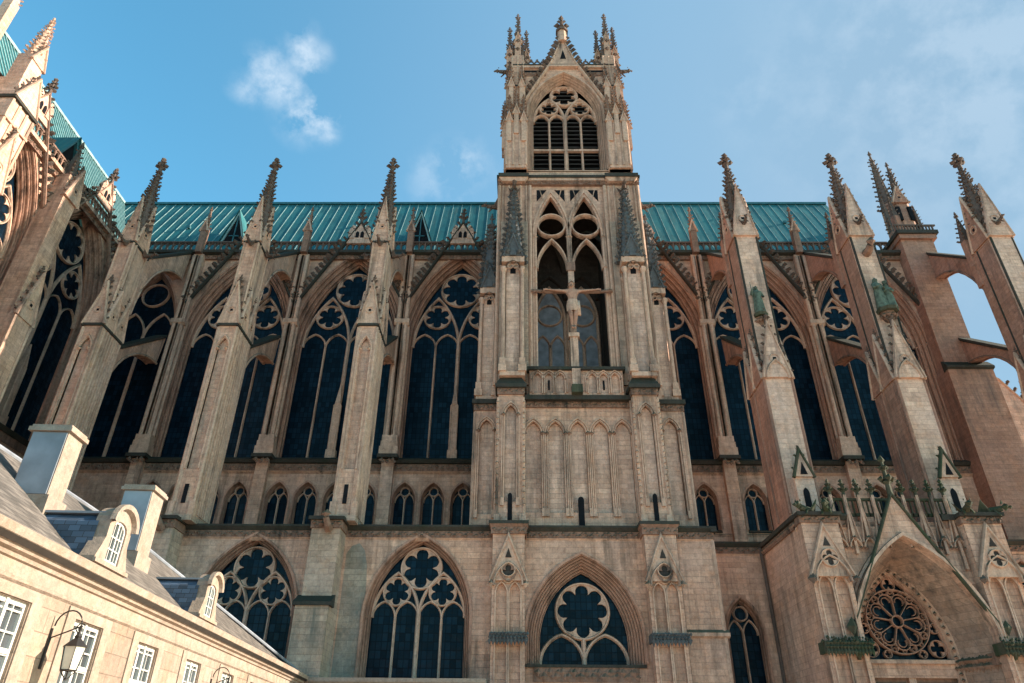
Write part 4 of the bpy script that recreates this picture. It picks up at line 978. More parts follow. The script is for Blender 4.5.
m.pxz([(3.05, 62.6), (5.75, 62.6), (5.5, 63.3), (4.4, 66.8), (3.3, 63.3)], y+.05, y+.3); m.use('dark_void'); m.pxz([(4.1, 63.6), (4.7, 63.6), (4.4, 65.0)], y+.02, y+.1); m.use('trim'); m.box(2.9, 5.9, y-.05, y+.3, 62.35, 62.6)
m.use('crust')
for sg in (-1, 1):
    for i in range(9):
        t = (i+.3)/9; m.crocket((4.4+sg*(3.95-2.75*t), y+.1, 57.4+5.8*t+.2), (sg*.85, -.2, .5), .4)
    for i in range(6):
        t = (i+.3)/6; m.crocket((4.4+sg*(1.2-1.2*t), y+.1, 63.2+3.8*t+.1), (sg*.95, -.2, .3), .42)
m.use('trim'); m.frustum(4.4, y+.15, 66.2, 67.9, .55, .5, 8); m.use('crust'); m.frustum(4.4, y+.15, 67.9, 68.2, .68, .68, 8); m.finial(4.4, y+.15, 68.0, 2.4, .8); m.lump((4.4, y+.15, 70.4), .36, 1, 1, 1.2)
part('belfry_gable', m, tw)

# crucifix in front of the middle post
cr = thing('crucifix', 'large weathered stone crucifix with Christ figure in front of the open tower stage', 'crucifix', (TX, 46.9, 27.2))
m = MB('trim'); m.box(TX-.3, TX+.3, 46.7, 47.2, 27.2, 30.4); m.box(TX-.42, TX+.42, 46.6, 47.25, 30.1, 30.45); m.box(TX-.24, TX+.24, 46.85, 47.2, 30.4, 37.4)
m.use('carved'); m.box(TX-.36, TX+.36, 46.78, 46.9, 36.6, 37.5); part('post', m, cr)
m = MB('carved'); m.tube([(TX-3.3, 46.85, 34.6), (TX-2, 46.9, 34.5), (TX, 46.95, 34.55), (TX+2, 46.9, 34.5), (TX+3.3, 46.85, 34.6)], .15, 7)
for i in range(10): m.lump((TX-3.1+i*.68, 46.75, 34.55+random.uniform(-.12, .12)), .14)
part('cross_beam', m, cr)
s = 2.55
pts = [(0, 0, .95), (0, -.02, 1.2), (0, 0, 1.42), (.0, -.03, 1.52), (-.03, -.06, 1.62), (-.04, -.08, 1.74)]; ed = [(0, 1), (1, 2), (2, 3), (3, 4), (4, 5)]; rr = [(.155, .11), (.14, .1), (.18, .11), .06, .095, .07]
for sg in (-1, 1):
    n = len(pts); pts += [(sg*.2, 0, 1.43), (sg*.48, .0, 1.46), (sg*.74, .02, 1.5), (sg*.82, .0, 1.5)]; ed += [(2, n), (n, n+1), (n+1, n+2), (n+2, n+3)]; rr += [.06, .045, .03, .032]
    for k in range(5): q = len(pts); pts.append((sg*(.92 if k else .85), -.03, 1.53-.022*k)); ed.append((n+3, q)); rr.append(.013)
    n = len(pts); pts += [(sg*.09, -.01, .88), (sg*.085, -.1, .5), (sg*.04, -.02, .1), (sg*.03, -.12, -.02)]; ed += [(0, n), (n, n+1), (n+1, n+2), (n+2, n+3)]; rr += [.1, .075, .05, .04]
bd = skin('christ_figure', pts, ed, rr, 'moulding', 2, Matrix.Translation((TX, 46.62, 30.75)) @ Matrix.Scale(s, 4))
bd.transform(Matrix.Translation(-ORIG[cr])); fo = part('christ_figure', bd, cr, tuple(ORIG[cr])); ORIG[fo] = ORIG[cr]
m = MB('trim'); m.sm = True; n = 16; v = []
for i, (r, z) in enumerate(((.175, 1.04), (.2, .92), (.21, .78), (.2, .6))):
    for k in range(n): a_ = 2*PI*k/n; f_ = 1+.08*math.sin(5*a_+i); v.append((TX+s*r*f_*math.cos(a_), 46.58+s*r*.8*f_*math.sin(a_), 30.75+s*z))
m.add(v, [(i*n+k, i*n+(k+1) % n, (i+1)*n+(k+1) % n, (i+1)*n+k) for i in range(3) for k in range(n)])
m.taper(TX+.3, TX+.6, 46.3, 46.5, 31.9, TX+.36, TX+.55, 46.35, 46.55, 33.3); part('loincloth', m, fo)
m = MB('carved'); m.lump((TX-.08, 46.55, 30.75+s*1.7), .3, 1, 1, 1); m.lump((TX-.28, 46.55, 30.75+s*1.58), .15, .8, 1, 1.8); m.lump((TX+.12, 46.55, 30.75+s*1.58), .15, .8, 1, 1.8); m.lump((TX-.08, 46.28, 30.75+s*1.56), .14, 1, .7, 1.2); part('hair', m, fo)

# =================================================================== RIGHT AISLE WALL between tower and porch, and beyond
ra = thing('aisle_wall', 'recessed low stone aisle wall with narrow windows beside the portal porch', 'aisle', (15, 50, 0))
RW = dict(a=1.0, sill=5.5, zs=9.0, h=2.0, W=.3, D=.4)
RW2 = dict(a=1.3, sill=8.0, zs=12.2, h=2.0, W=.3, D=.4)
m = MB('stone'); m.plate([(12.7, 0), (46, 0), (46, 14.3), (12.7, 14.3)], [window_hole(15.05, RW['a'], RW['sill'], RW['zs'], RW['h'], RW['W']), window_hole(34.9, RW2['a'], RW2['sill'], RW2['zs']-.6, RW2['h'], RW2['W'])], 50)
m.box(12.7, 46, 51.2, 51.4, 0, 15); m.use('ledge'); m.add([(12.6, 50, 15.1), (46, 50, 15.1), (46, 55, 15.5), (12.6, 55, 15.5)], [(0, 1, 2, 3)]); part('wall', m, ra)
window(ra, 15.05, 50, **RW, k=2, sub='two', ws=.7, name='aisle_window')
RW2['zs'] -= .6; window(ra, 34.9, 50, **RW2, k=2, sub='two', ws=.7, name='aisle_window')
part('cornice', cornice_run(12.9, 17.4, 50), ra); part('cornice', cornice_run(29.2, 46, 50, 15.3), ra)
m = MB('trim'); m.pyz([(49.8, 13.2), (50, 13.0), (50, 13.6), (49.8, 13.4)], 29.2, 46); part('string_course', m, ra)
m = MB('crust'); m.tube([(16.9, 49.7, 14.6), (17.0, 49.75, 8), (17.0, 49.8, 0)], .12, 6); part('drainpipe', m, ra)
# second nave-end pier at far right
fp = thing('end_pier', 'pale stepped masonry pier with crocketed slope at the far right edge', 'pier', (47, 54, 0))
m = MB('pale_stone'); m.box(41.2, 50, 56, 60, 0, 20); m.pxz([(41.2, 20), (50, 20), (50, 21), (43, 31.5), (41.2, 32.6)], 56, 60); m.use('trim'); m.bar([(50, 20.8), (43, 31.4), (41.2, 32.5)], .3, 55.9, .3); m.use('crust')
for i in range(16): t = i/16; m.crocket((50-7*t, 56, 21+10.5*t), (.9, -.1, .45), .32)
part('masonry', m, fp)

# =================================================================== PORTAL PORCH
po = thing('portal_porch', 'projecting stone portal porch with deep pointed arch, rose tympanum and mossy gable', 'porch', (23.1, 43, 0))
PX = 23.1; PW = dict(a=3.95, zs=6.9, h=6.55)
m = MB('stone'); m.plate([(17.2, 0), (29.0, 0), (29.0, 14.2), (17.2, 14.2)], [opening(PX, 3.95, .01, 6.9, 6.55, 14)], 43.0)
m.use('stone'); m.box(17.1, 17.2, 43.0, 50, 0, 14.2); m.box(28.95, 29.1, 43.0, 50, 0, 14.2); part('front_wall', m, po)
# splayed deep arch
m = MB('arch_stone'); A = opening(PX, 3.95, 0, 6.9, 6.55, 14); B = opening(PX, 2.7, 0, 7.1, 4.9, 14); n = len(A)
m.add([(x, 43.0, z) for x, z in A]+[(x, 45.6, z) for x, z in B], [(i, i+1, n+i+1, n+i) for i in range(n-1)])
m.use('trim'); m.sweep(A, [(.35, 43.0), (.33, 42.85), (.18, 42.82), (.1, 42.95), (.0, 42.92), (-.03, 43.05)]); m.sweep(B, [(.3, 45.3), (.2, 45.15), (.1, 45.3), (0, 45.35), (-.1, 45.6)])
m.use('carved')
for (x0, z0), (x1, z1) in zip(B, B[1:]):
    L_ = math.hypot(x1-x0, z1-z0)
    if z0 < 6.5 and z1 < 6.5: continue
    for q in range(max(1, int(L_/.3))): t = q/max(1, int(L_/.3)); m.lump((x0+(x1-x0)*t, 45.2, z0+(z1-z0)*t), .13)
part('arch', m, po)
# rose tympanum
m = MB('moulding'); y = 45.55; rc = (PX, 9.15)
m.bar(opening(PX, 2.62, 7.05, 7.1, 4.8, 12), .26, y, .3); m.bar(circle(*rc, 1.85, 44), .12, y, .3, True); m.bar(circle(*rc, .34, 14), .12, y, .28, True)
for i in range(9):
    t = PI/2+2*PI*i/9; c_, s_ = math.cos(t), math.sin(t); m.bar([(rc[0]+.36*c_, rc[1]+.36*s_), (rc[0]+1.3*c_, rc[1]+1.3*s_)], .085, y+.04, .22)
    t2 = t+PI/9; px, pz = rc[0]+1.2*math.cos(t2), rc[1]+1.2*math.sin(t2)
    m.bar([(px+.44*math.cos(t2+q), pz+.44*math.sin(t2+q)) for q in [R(-100+20*k) for k in range(11)]], .085, y+.05, .2); m.bar([(px+.26*math.cos(t2+q), pz+.26*math.sin(t2+q)) for q in [R(-120+24*k) for k in range(11)]], .06, y+.08, .16)
    m.bar(circle(rc[0]+1.62*c_, rc[1]+1.62*s_, .2, 12), .07, y+.05, .2, True)
for cx, cz, r, nn in ((PX-2.0, 7.6, .48, 4), (PX+2.0, 7.6, .48, 4), (PX, 11.3, .38, 3), (PX-1.2, 10.95, .3, 4), (PX+1.2, 10.95, .3, 4), (PX-2.1, 8.75, .28, 4), (PX+2.1, 8.75, .28, 4), (PX-1.05, 7.3, .22, 4), (PX+1.05, 7.3, .22, 4)):
    m.bar(circle(cx, cz, r, 16), .08, y+.03, .22, True); foil_plate(m, cx, cz, r, nn, y+.1, y+.25)
for i in range(18):
    t = 2*PI*(i+.5)/18; m.bar(circle(rc[0]+1.7*math.cos(t), rc[1]+1.7*math.sin(t), .11, 8), .05, y+.06, .16, True)
o = part('rose_window', m, po)
m = MB('leaded_glass'); p = opening(PX, 2.7, 7.0, 7.1, 4.9, 10); m.add([(x, 45.95, z) for x, z in p], [tuple(range(len(p)))]); part('glass', m, o)
m = MB('stone'); m.box(PX-2.9, PX+2.9, 45.5, 46.3, 6.0, 7.0); m.use('trim'); m.box(PX-2.75, PX+2.75, 45.3, 45.6, 6.75, 6.95); part('lintel', m, po)
m = MB('carved'); m.box(PX-2.7, PX+2.7, 45.8, 46, 0, 6.0); m.use('trim'); m.box(PX-.2, PX+.2, 45.6, 45.8, 0, 6)
for sg in (-1, 1): m.bar([(PX+sg*2.4, .2), (PX+sg*2.4, 5.7), (PX+sg*.4, 5.7), (PX+sg*.4, .2)], .14, 45.68, .15)
part('door', m, po)
n_ = 14
for sg in (-1, 1):
    m = MB('carved')
    for i in range(n_):
        t = i/(n_-1); x = PX+sg*(3.95-1.2*t); y = 42.95+2.5*t; m.lump((x, y, 6.85), .26, 1, 1, .9); m.lump((x, y, 6.5), .2, 1, 1, 1.5)
    m.taper(min(PX+sg*3.9, PX+sg*3.6), max(PX+sg*3.9, PX+sg*3.6), 43.0, 45.5, 6.45, min(PX+sg*3.9, PX+sg*3.6), max(PX+sg*3.9, PX+sg*3.6), 43, 45.5, 7.1)
    part('foliage_frieze', m, po)
# side piers with gablets
for cx in (18.25, 28.05):
    m = MB('stone'); m.box(cx-1.15, cx+1.15, 42.5, 43.0, 0, 14.2)
    hs = [opening(cx+sx, .36, .5, 10.4, .7, 5) for sx in (-.46, .46)]
    m.plate([(cx-1.15, 0), (cx+1.15, 0), (cx+1.15, 14.2), (cx-1.15, 14.2)], hs, 42.3, .2)
    for sg in (-1, 1): m.box(cx+sg*1.15-.02*sg, cx+sg*1.15, 42.3, 42.5, 0, 14.2)
    m.use('trim')
    for hh in hs: m.sweep(hh, [(.1, 42.3), (.08, 42.2), (.0, 42.2), (0, 42.35)])
    m.bar(circle(cx, 11.5, .48, 18), .14, 42.1, .2, True); m.use('carved'); foil_plate(m, cx, 11.5, .46, 4, 42.15, 42.3); m.use('trim')
    m.gable(cx, 42.0, 1.25, 11.0, 13.9, .3, .0001, 0, False, 'trim', 'trim'); m.bar(arch(cx, 1.0, 10.7, 1.5, 6), .16, 41.86, .3)
    m.use('recess_shade'); m.pxz(circle(cx, 12.05, .42, 12), 41.97, 42.05); m.pxz([(cx-.22, 12.75), (cx+.22, 12.75), (cx, 13.3)], 41.97, 42.05); m.use('trim'); foil_plate(m, cx, 12.05, .46, 4, 41.9, 41.98); m.bar(circle(cx, 12.05, .5, 16), .1, 41.85, .15, True)  # disc and triangle painted dark as the shaded gablet openings
    m.use('crust')
    for sg in (-1, 1): m.lump((cx+sg*1.25, 41.95, 10.85), .25, 1, 1, 1.4)
    part('side_pier', m, po)
    m = MB('moss'); m.box(cx-1.3, cx+1.3, 41.95, 43, 6.9, 7.5)
    for i in range(14):
        x = cx-1.24+i*.19; m.lump((x, 41.9, 6.95), .12, .9, .8, 2.0); m.lump((x, 41.87, 7.2), .1, 1, .9, 1.1); m.lump((x+.09, 41.9, 7.42), .12, 1, .8, 1)
    for i in range(60): m.lump((cx+random.uniform(-1.35, 1.35), 41.95+random.uniform(-.15, .3), random.uniform(7.35, 7.72)), random.uniform(.06, .12), 1, 1, random.uniform(.8, 1.6))
    part('leaf_band', m, po)
# cornice around the porch
m = cornice_run(17.0, 20.2, 43.0, 14.9); part('cornice', m, po); m = MB('carved'); m.box(26.0, 29.1, 42.94, 43.3, 14.1, 14.55); m.use('ledge'); m.box(26.0, 29.3, 42.68, 43.3, 14.55, 14.9); part('cornice', m, po); m = MB('stone')
m.use('carved'); m.box(17.0, 17.3, 43, 50, 14.1, 14.55)
y = 43.1
while y < 50: m.lump((16.98, y, 14.33), .2, .6, 1, .9); y += .34
m.use('ledge'); m.box(16.85, 17.3, 42.75, 50, 14.6, 14.85); part('cornice', m, po); m = MB('ledge'); m.box(28.9, 29.3, 42.75, 50, 14.6, 14.85); part('cornice', m, po)
for cx in (18.25, 28.05): m = MB('carved'); m.box(cx-1.25, cx+1.25, 42.2, 43, 14.2, 14.6); m.frieze(cx-1.2, cx+1.2, 42.17, 14.22, 14.6, .12, .36); m.use('ledge'); m.box(cx-1.35, cx+1.35, 42.0, 43, 14.62, 14.84); part('pier_cornice', m, po)
m = MB('stone'); m.box(17.35, 28.9, 43.35, 50, 14.2, 14.6)
part('porch_roof', m, po)
# open gable
m = MB('moss'); y = 42.3
m.bar([(PX-4.25, 6.6), (PX-4.05, 8.5), (PX, 16.1), (PX+4.05, 8.5), (PX+4.25, 6.6)], .17, y-.03, .24)
m.use('stone'); m.plate([(PX-3.97, 8.5), (PX, 15.9), (PX+3.97, 8.5)]+[(x, z) for x, z in reversed(arch(PX, 3.93, 6.9, 6.55, 24)) if z > 8.6], [], y+.12)
m.add([(PX-3.95, y+.12, 8.6), (PX, y+.12, 15.9), (PX, y+.72, 15.9), (PX-3.95, y+.72, 8.6), (PX+3.95, y+.12, 8.6), (PX+3.95, y+.72, 8.6)], [(0, 1, 2, 3), (1, 4, 5, 2)])
m.use('trim'); m.sweep(arch(PX, 3.95, 6.9, 6.55, 14), [(.22, y+.1), (.2, y-.02), (.02, y-.02), (.0, y+.2), (0, 43.0)])
m.use('moss')
for sg in (-1, 1):
    for z in (7.0, 8.3): m.lump((PX+sg*4.3, y-.05, z), .4, .8, .7, 1.2)
m.finial(PX, y+.15, 16.0, 2.3, .6)
part('gable', m, po)
# parapet of slender gabled panels and pinnacles behind the gable
m = MB('moss'); y = 42.9
m.box(19.2, 27.0, y+.3, y+.4, 14.9, 15.1); m.box(19.2, 27.0, y+.25, y+.45, 15.9, 16.05)
x = 19.2
while x < 27.1: m.box(x-.04, x+.04, y+.3, y+.4, 14.9, 15.9); x += .3
part('railing', m, po)
for sg in (-1, 1):
    for i in range(4):
        x = PX+sg*(.95+i*.87)+(-.02); zt = 16.85
        m = MB('trim'); m.box(x-.08, x+.08, y-.12, y+.08, 13.4-1.0*i*.9+.9, zt-.7)
        m.bar([(x-.36, 13.2), (x, 15.7), (x+.36, 13.2)], .08, y-.16, .14); m.bar(arch(x, .34, 12.9, .55, 5), .1, y-.18, .2)
        m.use('carved'); m.lump((x, y-.1, 13.45), .2); m.lump((x-.28, y-.1, 12.85), .13); m.lump((x+.28, y-.1, 12.85), .13)
        m.use('moss')
        m.finial(x, y-.02, zt-.75, .95, .36); part('pinnacle', m, po)
for x, d in ((19.0, (-.5, -1, 0)), (28.4, (1, -.5, 0)), (27.4, (-.3, -1, 0)), (18.0, (-.8, -.6, 0))):
    g = gargoyle((x, 42.6, 14.95), d, 1.15); g.mats[0] = 'moss'; part('gargoyle', g, po)

# =================================================================== TRANSEPT (left), local x = world Y, front faces +X
tr = thing('cathedral_transept', 'sunlit cathedral transept at far left with steep green roof and tall windows', 'transept', (-39.1, 0, 0), R(90), None, True)
TB = [48.7, 38.4]
m = MB('stone'); m.plate([(30.5, 0), (55, 0), (55, 44.1), (30.5, 44.1)], [window_hole(b, NA['a'], NA['sill'], NA['zs'], NA['h'], NA['W']) for b in TB], 0)
m.box(30.5, 55, 1.6, 1.8, 0, 43.9); m.box(30.5, 30.8, 0.02, 15, 0, 44.4); part('wall', m, tr)
for b in TB: window(tr, b, 0, **NA, k=3, sub='four', ws=1.05, extra='shaft', name='transept_window')
m = MB('ledge'); m.pyz([(-.45, 23.0), (-.2, 22.7), (.05, 22.7), (.05, 23.25)], 30.5, 55); m.use('carved'); m.box(30.5, 55, -.1, .05, 22.05, 22.7); part('string_course', m, tr); m = MB('carved'); m.box(30.5, 55, -.25, 0, 43.4, 43.85); m.frieze(30.5, 55, -.28, 43.42, 43.85, .12, .4); m.use('trim'); m.box(30.5, 55, -.6, .9, 43.85, 44.2); part('cornice', m, tr)
m = MB('carved'); x = 30.6
while x < 54: m.box(x-.06, x+.06, -.4, -.25, 44.2, 45.2); m.bar(arch(x+.25, .2, 44.8, .3, 4), .1, -.4, .15); x += .5
m.box(30.5, 54.5, -.42, -.2, 45.2, 45.35); part('balustrade', m, tr)
m = MB('copper'); m.add([(30.5, .4, 44.4), (62, .4, 44.4), (62, 7.5, 57.6), (30.5, 7.5, 57.6), (30.5, 14.6, 44.4), (62, 14.6, 44.4)], [(0, 1, 2, 3), (3, 2, 5, 4), (0, 3, 4)])
sv2 = Vector((0, 7.1, 13.2)); n2 = Vector((0, -13.2, 7.1)).normalized(); m.use('seam'); x = 30.8
while x < 62:
    p0 = Vector((x, .4, 44.4)); p1 = p0+sv2; q = n2*.09; e = Vector((.05, 0, 0))
    m.add([p0-e, p0+e, p1+e, p1-e, p0-e+q, p0+e+q, p1+e+q, p1-e+q], [(4, 5, 6, 7), (0, 4, 7, 3), (1, 2, 6, 5)]); x += .55
m.box(30.5, 62, 7.3, 7.7, 57.5, 57.8)
troof = part('roof', m, tr)
m = MB('copper'); xx, z, w, h, y = 44.3, 46.4, 1.3, 3.2, 1.3
m.add([(xx-w-.15, y-.9, z-.1), (xx, y-.9, z+h), (xx+w+.15, y-.9, z-.1), (xx-w-.1, y+.4, z-.1), (xx, y+2.0, z+h), (xx+w+.1, y+.4, z-.1)], [(0, 1, 4, 3), (1, 2, 5, 4)]); m.use('copper_dark'); m.pxz([(xx-w, z), (xx-w+.2, z), (xx, z+h-.6), (xx+w-.2, z), (xx+w, z), (xx, z+h-.1)], y-.7, y-.4)
m.use('dark_void'); m.add([(xx-w, y-.4, z), (xx+w, y-.4, z), (xx, y-.4, z+h-.1)], [(0, 1, 2)]); part('dormer', m, troof)
for b in TB: hood(tr, b, -.6, 'carved')
m = MB('stone'); cx = 43.5
m.box(cx-.95, cx+.95, -2.2, 0, 0, 29.5); m.box(cx-.8, cx+.8, -1.7, 0, 29.5, 42.0); m.use('trim'); m.gable(cx, -2.3, .95, 29.5, 33.5, .6, .22, .9); m.use('trim')
for sg in (-1, 1): m.frustum(cx+sg*.9, -2.2, 0, 29.4, .14, .14, 6)
m.gable(cx, -1.9, .85, 41.2, 44.4, .5, .22, .7); part('buttress', m, tr)
m = MB('stone'); m.cbox(cx, -.7, .55, .55, 42, 43.8); m.use('crust'); m.spire(cx, -.7, 43.6, 47.2, .6, 4, .22, .55, .9); part('spire', m, tr)
m = MB('pale_stone'); cx = 34.3
m.box(cx-1.4, cx+1.4, -4.2, 0, 0, 30); m.box(cx-1.15, cx+1.15, -3.4, 0, 30, 41.5); m.use('ledge'); m.box(cx-1.3, cx+1.3, -3.6, 0, 41.5, 41.75); m.use('pale_stone'); m.gable(cx, -3.75, 1.1, 34.5, 38.8, .4, .24, .8, True); m.use('trim'); [m.frustum(cx+q_, -3.42, 30, 41.4, .12, .12, 6) for q_ in (-1.1, -.4, .4, 1.1)]; m.box(cx-1.25, cx+1.25, -3.55, 0, 39.6, 39.8); m.use('pale_stone')
m.gable(cx, -3.5, 1.15, 41.75, 44.6, .5, .24, .6, False); m.box(cx-.95, cx+.95, -3.0, 0, 41.75, 44.0); side_gable(m, cx+1.15, -2.4, .85, 41.75, 44.6, 1, t=.4, ck=.24, fin=.7, foil=False); side_gable(m, cx+1.15, -.8, .75, 41.75, 44.2, 1, t=.4, ck=.24, fin=.7, foil=False)
part('corner_buttress', m, tr)
m = MB('pale_stone'); m.cbox(cx-.2, -2.2, .62, .62, 43.8, 46.8); m.gable(cx-.2, -2.9, .66, 46.2, 48.0, .4, .2, .5, False); side_gable(m, cx+.46, -2.2, .62, 46.2, 48.0, 1, t=.4, ck=.2, fin=.5, foil=False); m.spire(cx-.2, -2.2, 46.8, 51.0, .62, 8, .2, .5, .9); part('spire', m, tr)
for xx, yy, zz in ((32.0, -.4, 50.5), (31.2, -1.5, 52.0), (37.3, -.4, 47.5)): m = MB('pale_stone'); m.cbox(xx, yy, .35, .35, 44, zz-2.6); m.spire(xx, yy, zz-2.6, zz, .4, 4, .2, .5, .8); part('pinnacle', m, tr)

# =================================================================== HOUSE (left foreground), local x runs along the street front, front faces +X
H = thing('town_house', 'low sunlit cream stone house with slate roof, dormers and tall chimneys, left foreground', 'house', (-10.6, 15, 0), R(90)+math.atan(.0573), None, True)
WINS = [-6.7, -3.2, .2, 3.65, 7.4, 11.35, 15.3, 19.2, 23.1]; WH = .72
m = MB('cream'); m.plate([(-16, 0), (28.2, 0), (28.2, 4.75), (-16, 4.75)], [[(c-WH, .5), (c-WH, 4.48), (c+WH, 4.48), (c+WH, .5)] for c in WINS], 0, .3)
m.box(28.15, 28.2, .02, 9, 0, 5.5); m.box(-16, 28.1, .4, .6, 0, 5.4); part('facade', m, H)
m = MB('cream_trim')
for c in WINS:                                  # flat raised window surrounds
    for x0, x1 in ((c-WH-.42, c-WH-.02), (c+WH+.02, c+WH+.42)): m.box(x0, x1, -.04, 0.01, 0, 4.73)
    m.box(c-WH-.02, c+WH+.02, -.04, .01, 4.5, 4.73)
part('surround', m, H)
m = MB('cream_trim'); m.pyz([(0.01, 4.75), (-.05, 4.8), (-.06, 4.86), (-.02, 4.88), (-.02, 5.16), (-.08, 5.18), (-.1, 5.26), (-.2, 5.3), (-.24, 5.4), (.01, 5.4)], -16, 28.2); part('frieze', m, H)
m = MB('cream_trim'); m.pyz([(0.01, 5.4), (-.26, 5.4), (-.40, 5.48), (-.44, 5.64), (-.38, 5.67), (-.3, 5.67), (-.3, 5.72), (.4, 5.80), (.4, 5.4)], -16, 28.35); m.use('iron'); m.pyz([(-.27, 5.37), (-.39, 5.46), (-.26, 5.46)], -16, 28.35); part('cornice', m, H)  # dark strip under the lip paints the cornice shadow line
for c in WINS:
    m = MB('white_paint'); y0, y1 = .07, .15
    for x in (c-WH, c+WH-.07): m.box(x, x+.07, y0, y1, .5, 4.48)
    m.box(c-.05, c+.05, y0-.03, y1, .5, 4.48); m.box(c-WH+.05, c+WH-.05, y0, y1, 4.38, 4.48); m.box(c-WH+.05, c+WH-.05, y0-.02, y1, 3.45, 3.55)
    for sx in (-1, 1): m.box(c+sx*.36-.018, c+sx*.3+.018, y0+.01, y1-.01, .5, 4.4)
    z = .9
    while z < 4.4: m.box(c-WH+.06, c+WH-.06, y0+.01, y1-.01, z, z+.035); z += .42
    o = part('window', m, H); g = MB('house_glass'); g.add([(c-WH, .13, .5), (c+WH, .13, .5), (c+WH, .13, 4.48), (c-WH, .13, 4.48)], [(0, 1, 2, 3)]); part('pane', g, o)
m = MB('slate_roof'); m.add([(-16, .2, 5.72), (28, .2, 5.72), (13.5, 4.6, 9.5), (-16, 4.6, 9.5), (28, 9, 5.72), (-16, 9, 5.72)], [(0, 1, 2, 3), (1, 4, 2), (3, 2, 4, 5), (0, 3, 5)])
m.use('zinc'); m.tube([(-16, 4.6, 9.52), (13.5, 4.6, 9.52), (28, .25, 5.95)], .07, 6); part('roof', m, H)
for c in (-3.35, 3.95, 11.9):
    m = MB('cream_trim'); w = .92
    path = [(c-w, 5.6), (c-w, 6.05), (c-w+.14, 6.3), (c-.64, 6.6), (c-.64, 7.0)]+[(c+.64*math.cos(t), 7.02+.5*math.sin(t)) for t in [R(180-18*i) for i in range(11)]]+[(c+.64, 7.0), (c+.64, 6.6), (c+w-.14, 6.3), (c+w, 6.05), (c+w, 5.6)]
    hole = [(c-.38, 6.05)]+[(c+.38*math.cos(t), 6.95+.2*math.sin(t)) for t in [R(180-30*i) for i in range(7)]]+[(c+.38, 6.05)]
    m.plate(path, [hole], .05, .15); n = len(path); m.add([(x, .05, z) for x, z in path]+[(x, .45, z) for x, z in path], [(i, i+1, n+i+1, n+i) for i in range(n-1)])
    m.sweep([(c+.64*math.cos(t), 7.02+.5*math.sin(t)) for t in [R(180-18*i) for i in range(11)]], [(.1, .05), (.1, -.1), (-.02, -.08), (-.06, .05)])
    m.box(c-w-.05, c+w+.05, -.02, .06, 5.9, 6.0)
    d = part('dormer', m, H)
    s_ = MB('slate_dormer'); q = [(c-.74, .35, 5.9), (c-.66, .35, 7.0), (c-.4, .35, 7.25), (c+.4, .35, 7.25), (c+.66, .35, 7.0), (c+.74, .35, 5.9)]
    s_.add(q+[(x, 2.0, z) for x, y, z in q], [(i, i+1, 7+i, 6+i) for i in range(5)]); s_.use('zinc'); s_.box(c-.55, c+.55, .3, 2.0, 7.24, 7.3); part('dormer_roof', s_, d)
    s_ = MB('white_paint'); s_.sweep(hole, [(0, .1), (-.06, .1), (-.06, .18), (0, .18)], True); s_.box(c-.03, c+.03, .1, .16, 6.05, 7.13); s_.box(c-.37, c+.37, .11, .15, 6.38, 6.41); s_.box(c-.37, c+.37, .11, .15, 6.7, 6.73)
    for sx in (-1, 1): s_.box(c+sx*.19-.012, c+sx*.19+.012, .11, .15, 6.05, 7.05)
    part('dormer_window', s_, d)
    s_ = MB('house_glass'); s_.add([(x, .17, z) for x, z in hole], [tuple(range(len(hole)))]); part('dormer_pane', s_, d)
for x0, x1 in ((3.4, 4.2), (9.3, 10.3), (-5.5, -4)):
    m = MB('cream_trim'); zt = 9.55 if x0 < 5 else 9.85; m.box(x0, x1, 2.0, 3.0, 6.5, zt); m.box(x0-.08, x1+.08, 1.9, 3.1, 6.8, 7.7); m.box(x0-.1, x1+.1, 1.9, 3.1, zt, zt+.12); m.box(x0-.05, x1+.05, 1.95, 3.05, zt+.12, zt+.2)
    ch = part('chimney', m, H); m = MB('zinc'); m.box(x0-.03, x0-.004, 2.03, 2.97, 7.73, zt-.03); part('cladding', m, ch)

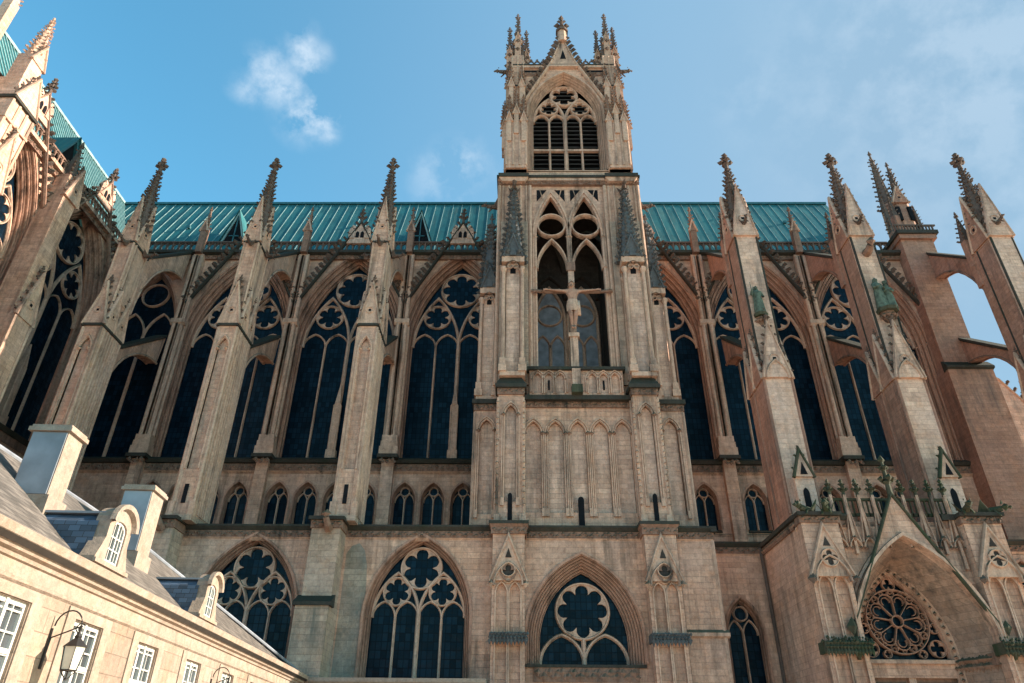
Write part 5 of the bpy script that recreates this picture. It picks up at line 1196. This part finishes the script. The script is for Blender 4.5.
def lantern(x, label):
    ca, sa = math.cos(H.rotation_euler.z), math.sin(H.rotation_euler.z)
    t = thing('wall_lantern', label, 'lantern', (H.location.x+ca*x, H.location.y+sa*x, 3.4), H.rotation_euler.z, 'wall lanterns on the cream house', True)
    m = MB('iron'); m.box(-.03, .03, -.045, -.005, -.1, .75)
    pts = [(0, -.05, .0), (0, -.07, .6)]+[(0, -.33-.26*math.cos(a), .92+.27*math.sin(a)) for a in [R(180-0*1)]]
    pts = [(0, -.04, .0), (0, -.06, .55)]+[(0, -.36+.30*math.cos(R(180-18*i)), .8+.34*math.sin(R(180-18*i))) for i in range(11)]
    m.tube(pts, .018, 6); m.tube([(0, -.66+.1*math.sin(R(30*i)), .74-.1*math.cos(R(30*i))+.02) for i in range(9)], .015, 5); m.box(-.03, .03, -.68, -.64, .58, .82)
    part('bracket', m, t)
    cy = -.66
    m = MB('iron'); m.frustum(0, cy, .36, .56, .28, .06, 6); m.lathe(0, cy, [(.06, .54), (.09, .58), (.03, .66), (.03, .7)], 6); m.frustum(0, cy, -.32, -.28, .06, .03, 6)
    for i in range(6):
        a = PI/6+i*PI/3; c_, s_ = math.cos(a), math.sin(a); m.tube([(.25*c_, cy+.25*s_, .37), (.18*c_, cy+.18*s_, -.12), (.02*c_, cy+.02*s_, -.3)], .011, 4)
        b = a+PI/3; m.tube([(.18*c_, cy+.18*s_, -.12), (.18*math.cos(b), cy+.18*math.sin(b), -.12)], .012, 4); m.tube([(.25*c_, cy+.25*s_, .37), (.25*math.cos(b), cy+.25*math.sin(b), .37)], .014, 4)
    part('cage', m, t)
    m = MB('lamp_glass'); m.frustum(0, cy, -.11, .36, .17, .24, 6); part('shade', m, t)
lantern(2.05, 'black iron bracket lantern on the cream wall between the two nearest whole windows'); lantern(13.5, 'black iron bracket lantern farther along the cream house wall, mostly below the frame')
gw = thing('garden_wall', 'low pale wall with flat coping running from the house corner to the tower foot', 'wall', (-7, 43.6, 0))
m = MB('cream'); m.box(-12.1, -1.9, 43.7, 44.1, 0, 5.4); part('masonry', m, gw); m = MB('cream_trim'); m.box(-12.2, -1.85, 43.5, 44.3, 5.4, 5.62); m.box(-12.15, -1.87, 43.6, 44.2, 5.28, 5.4); part('coping', m, gw)
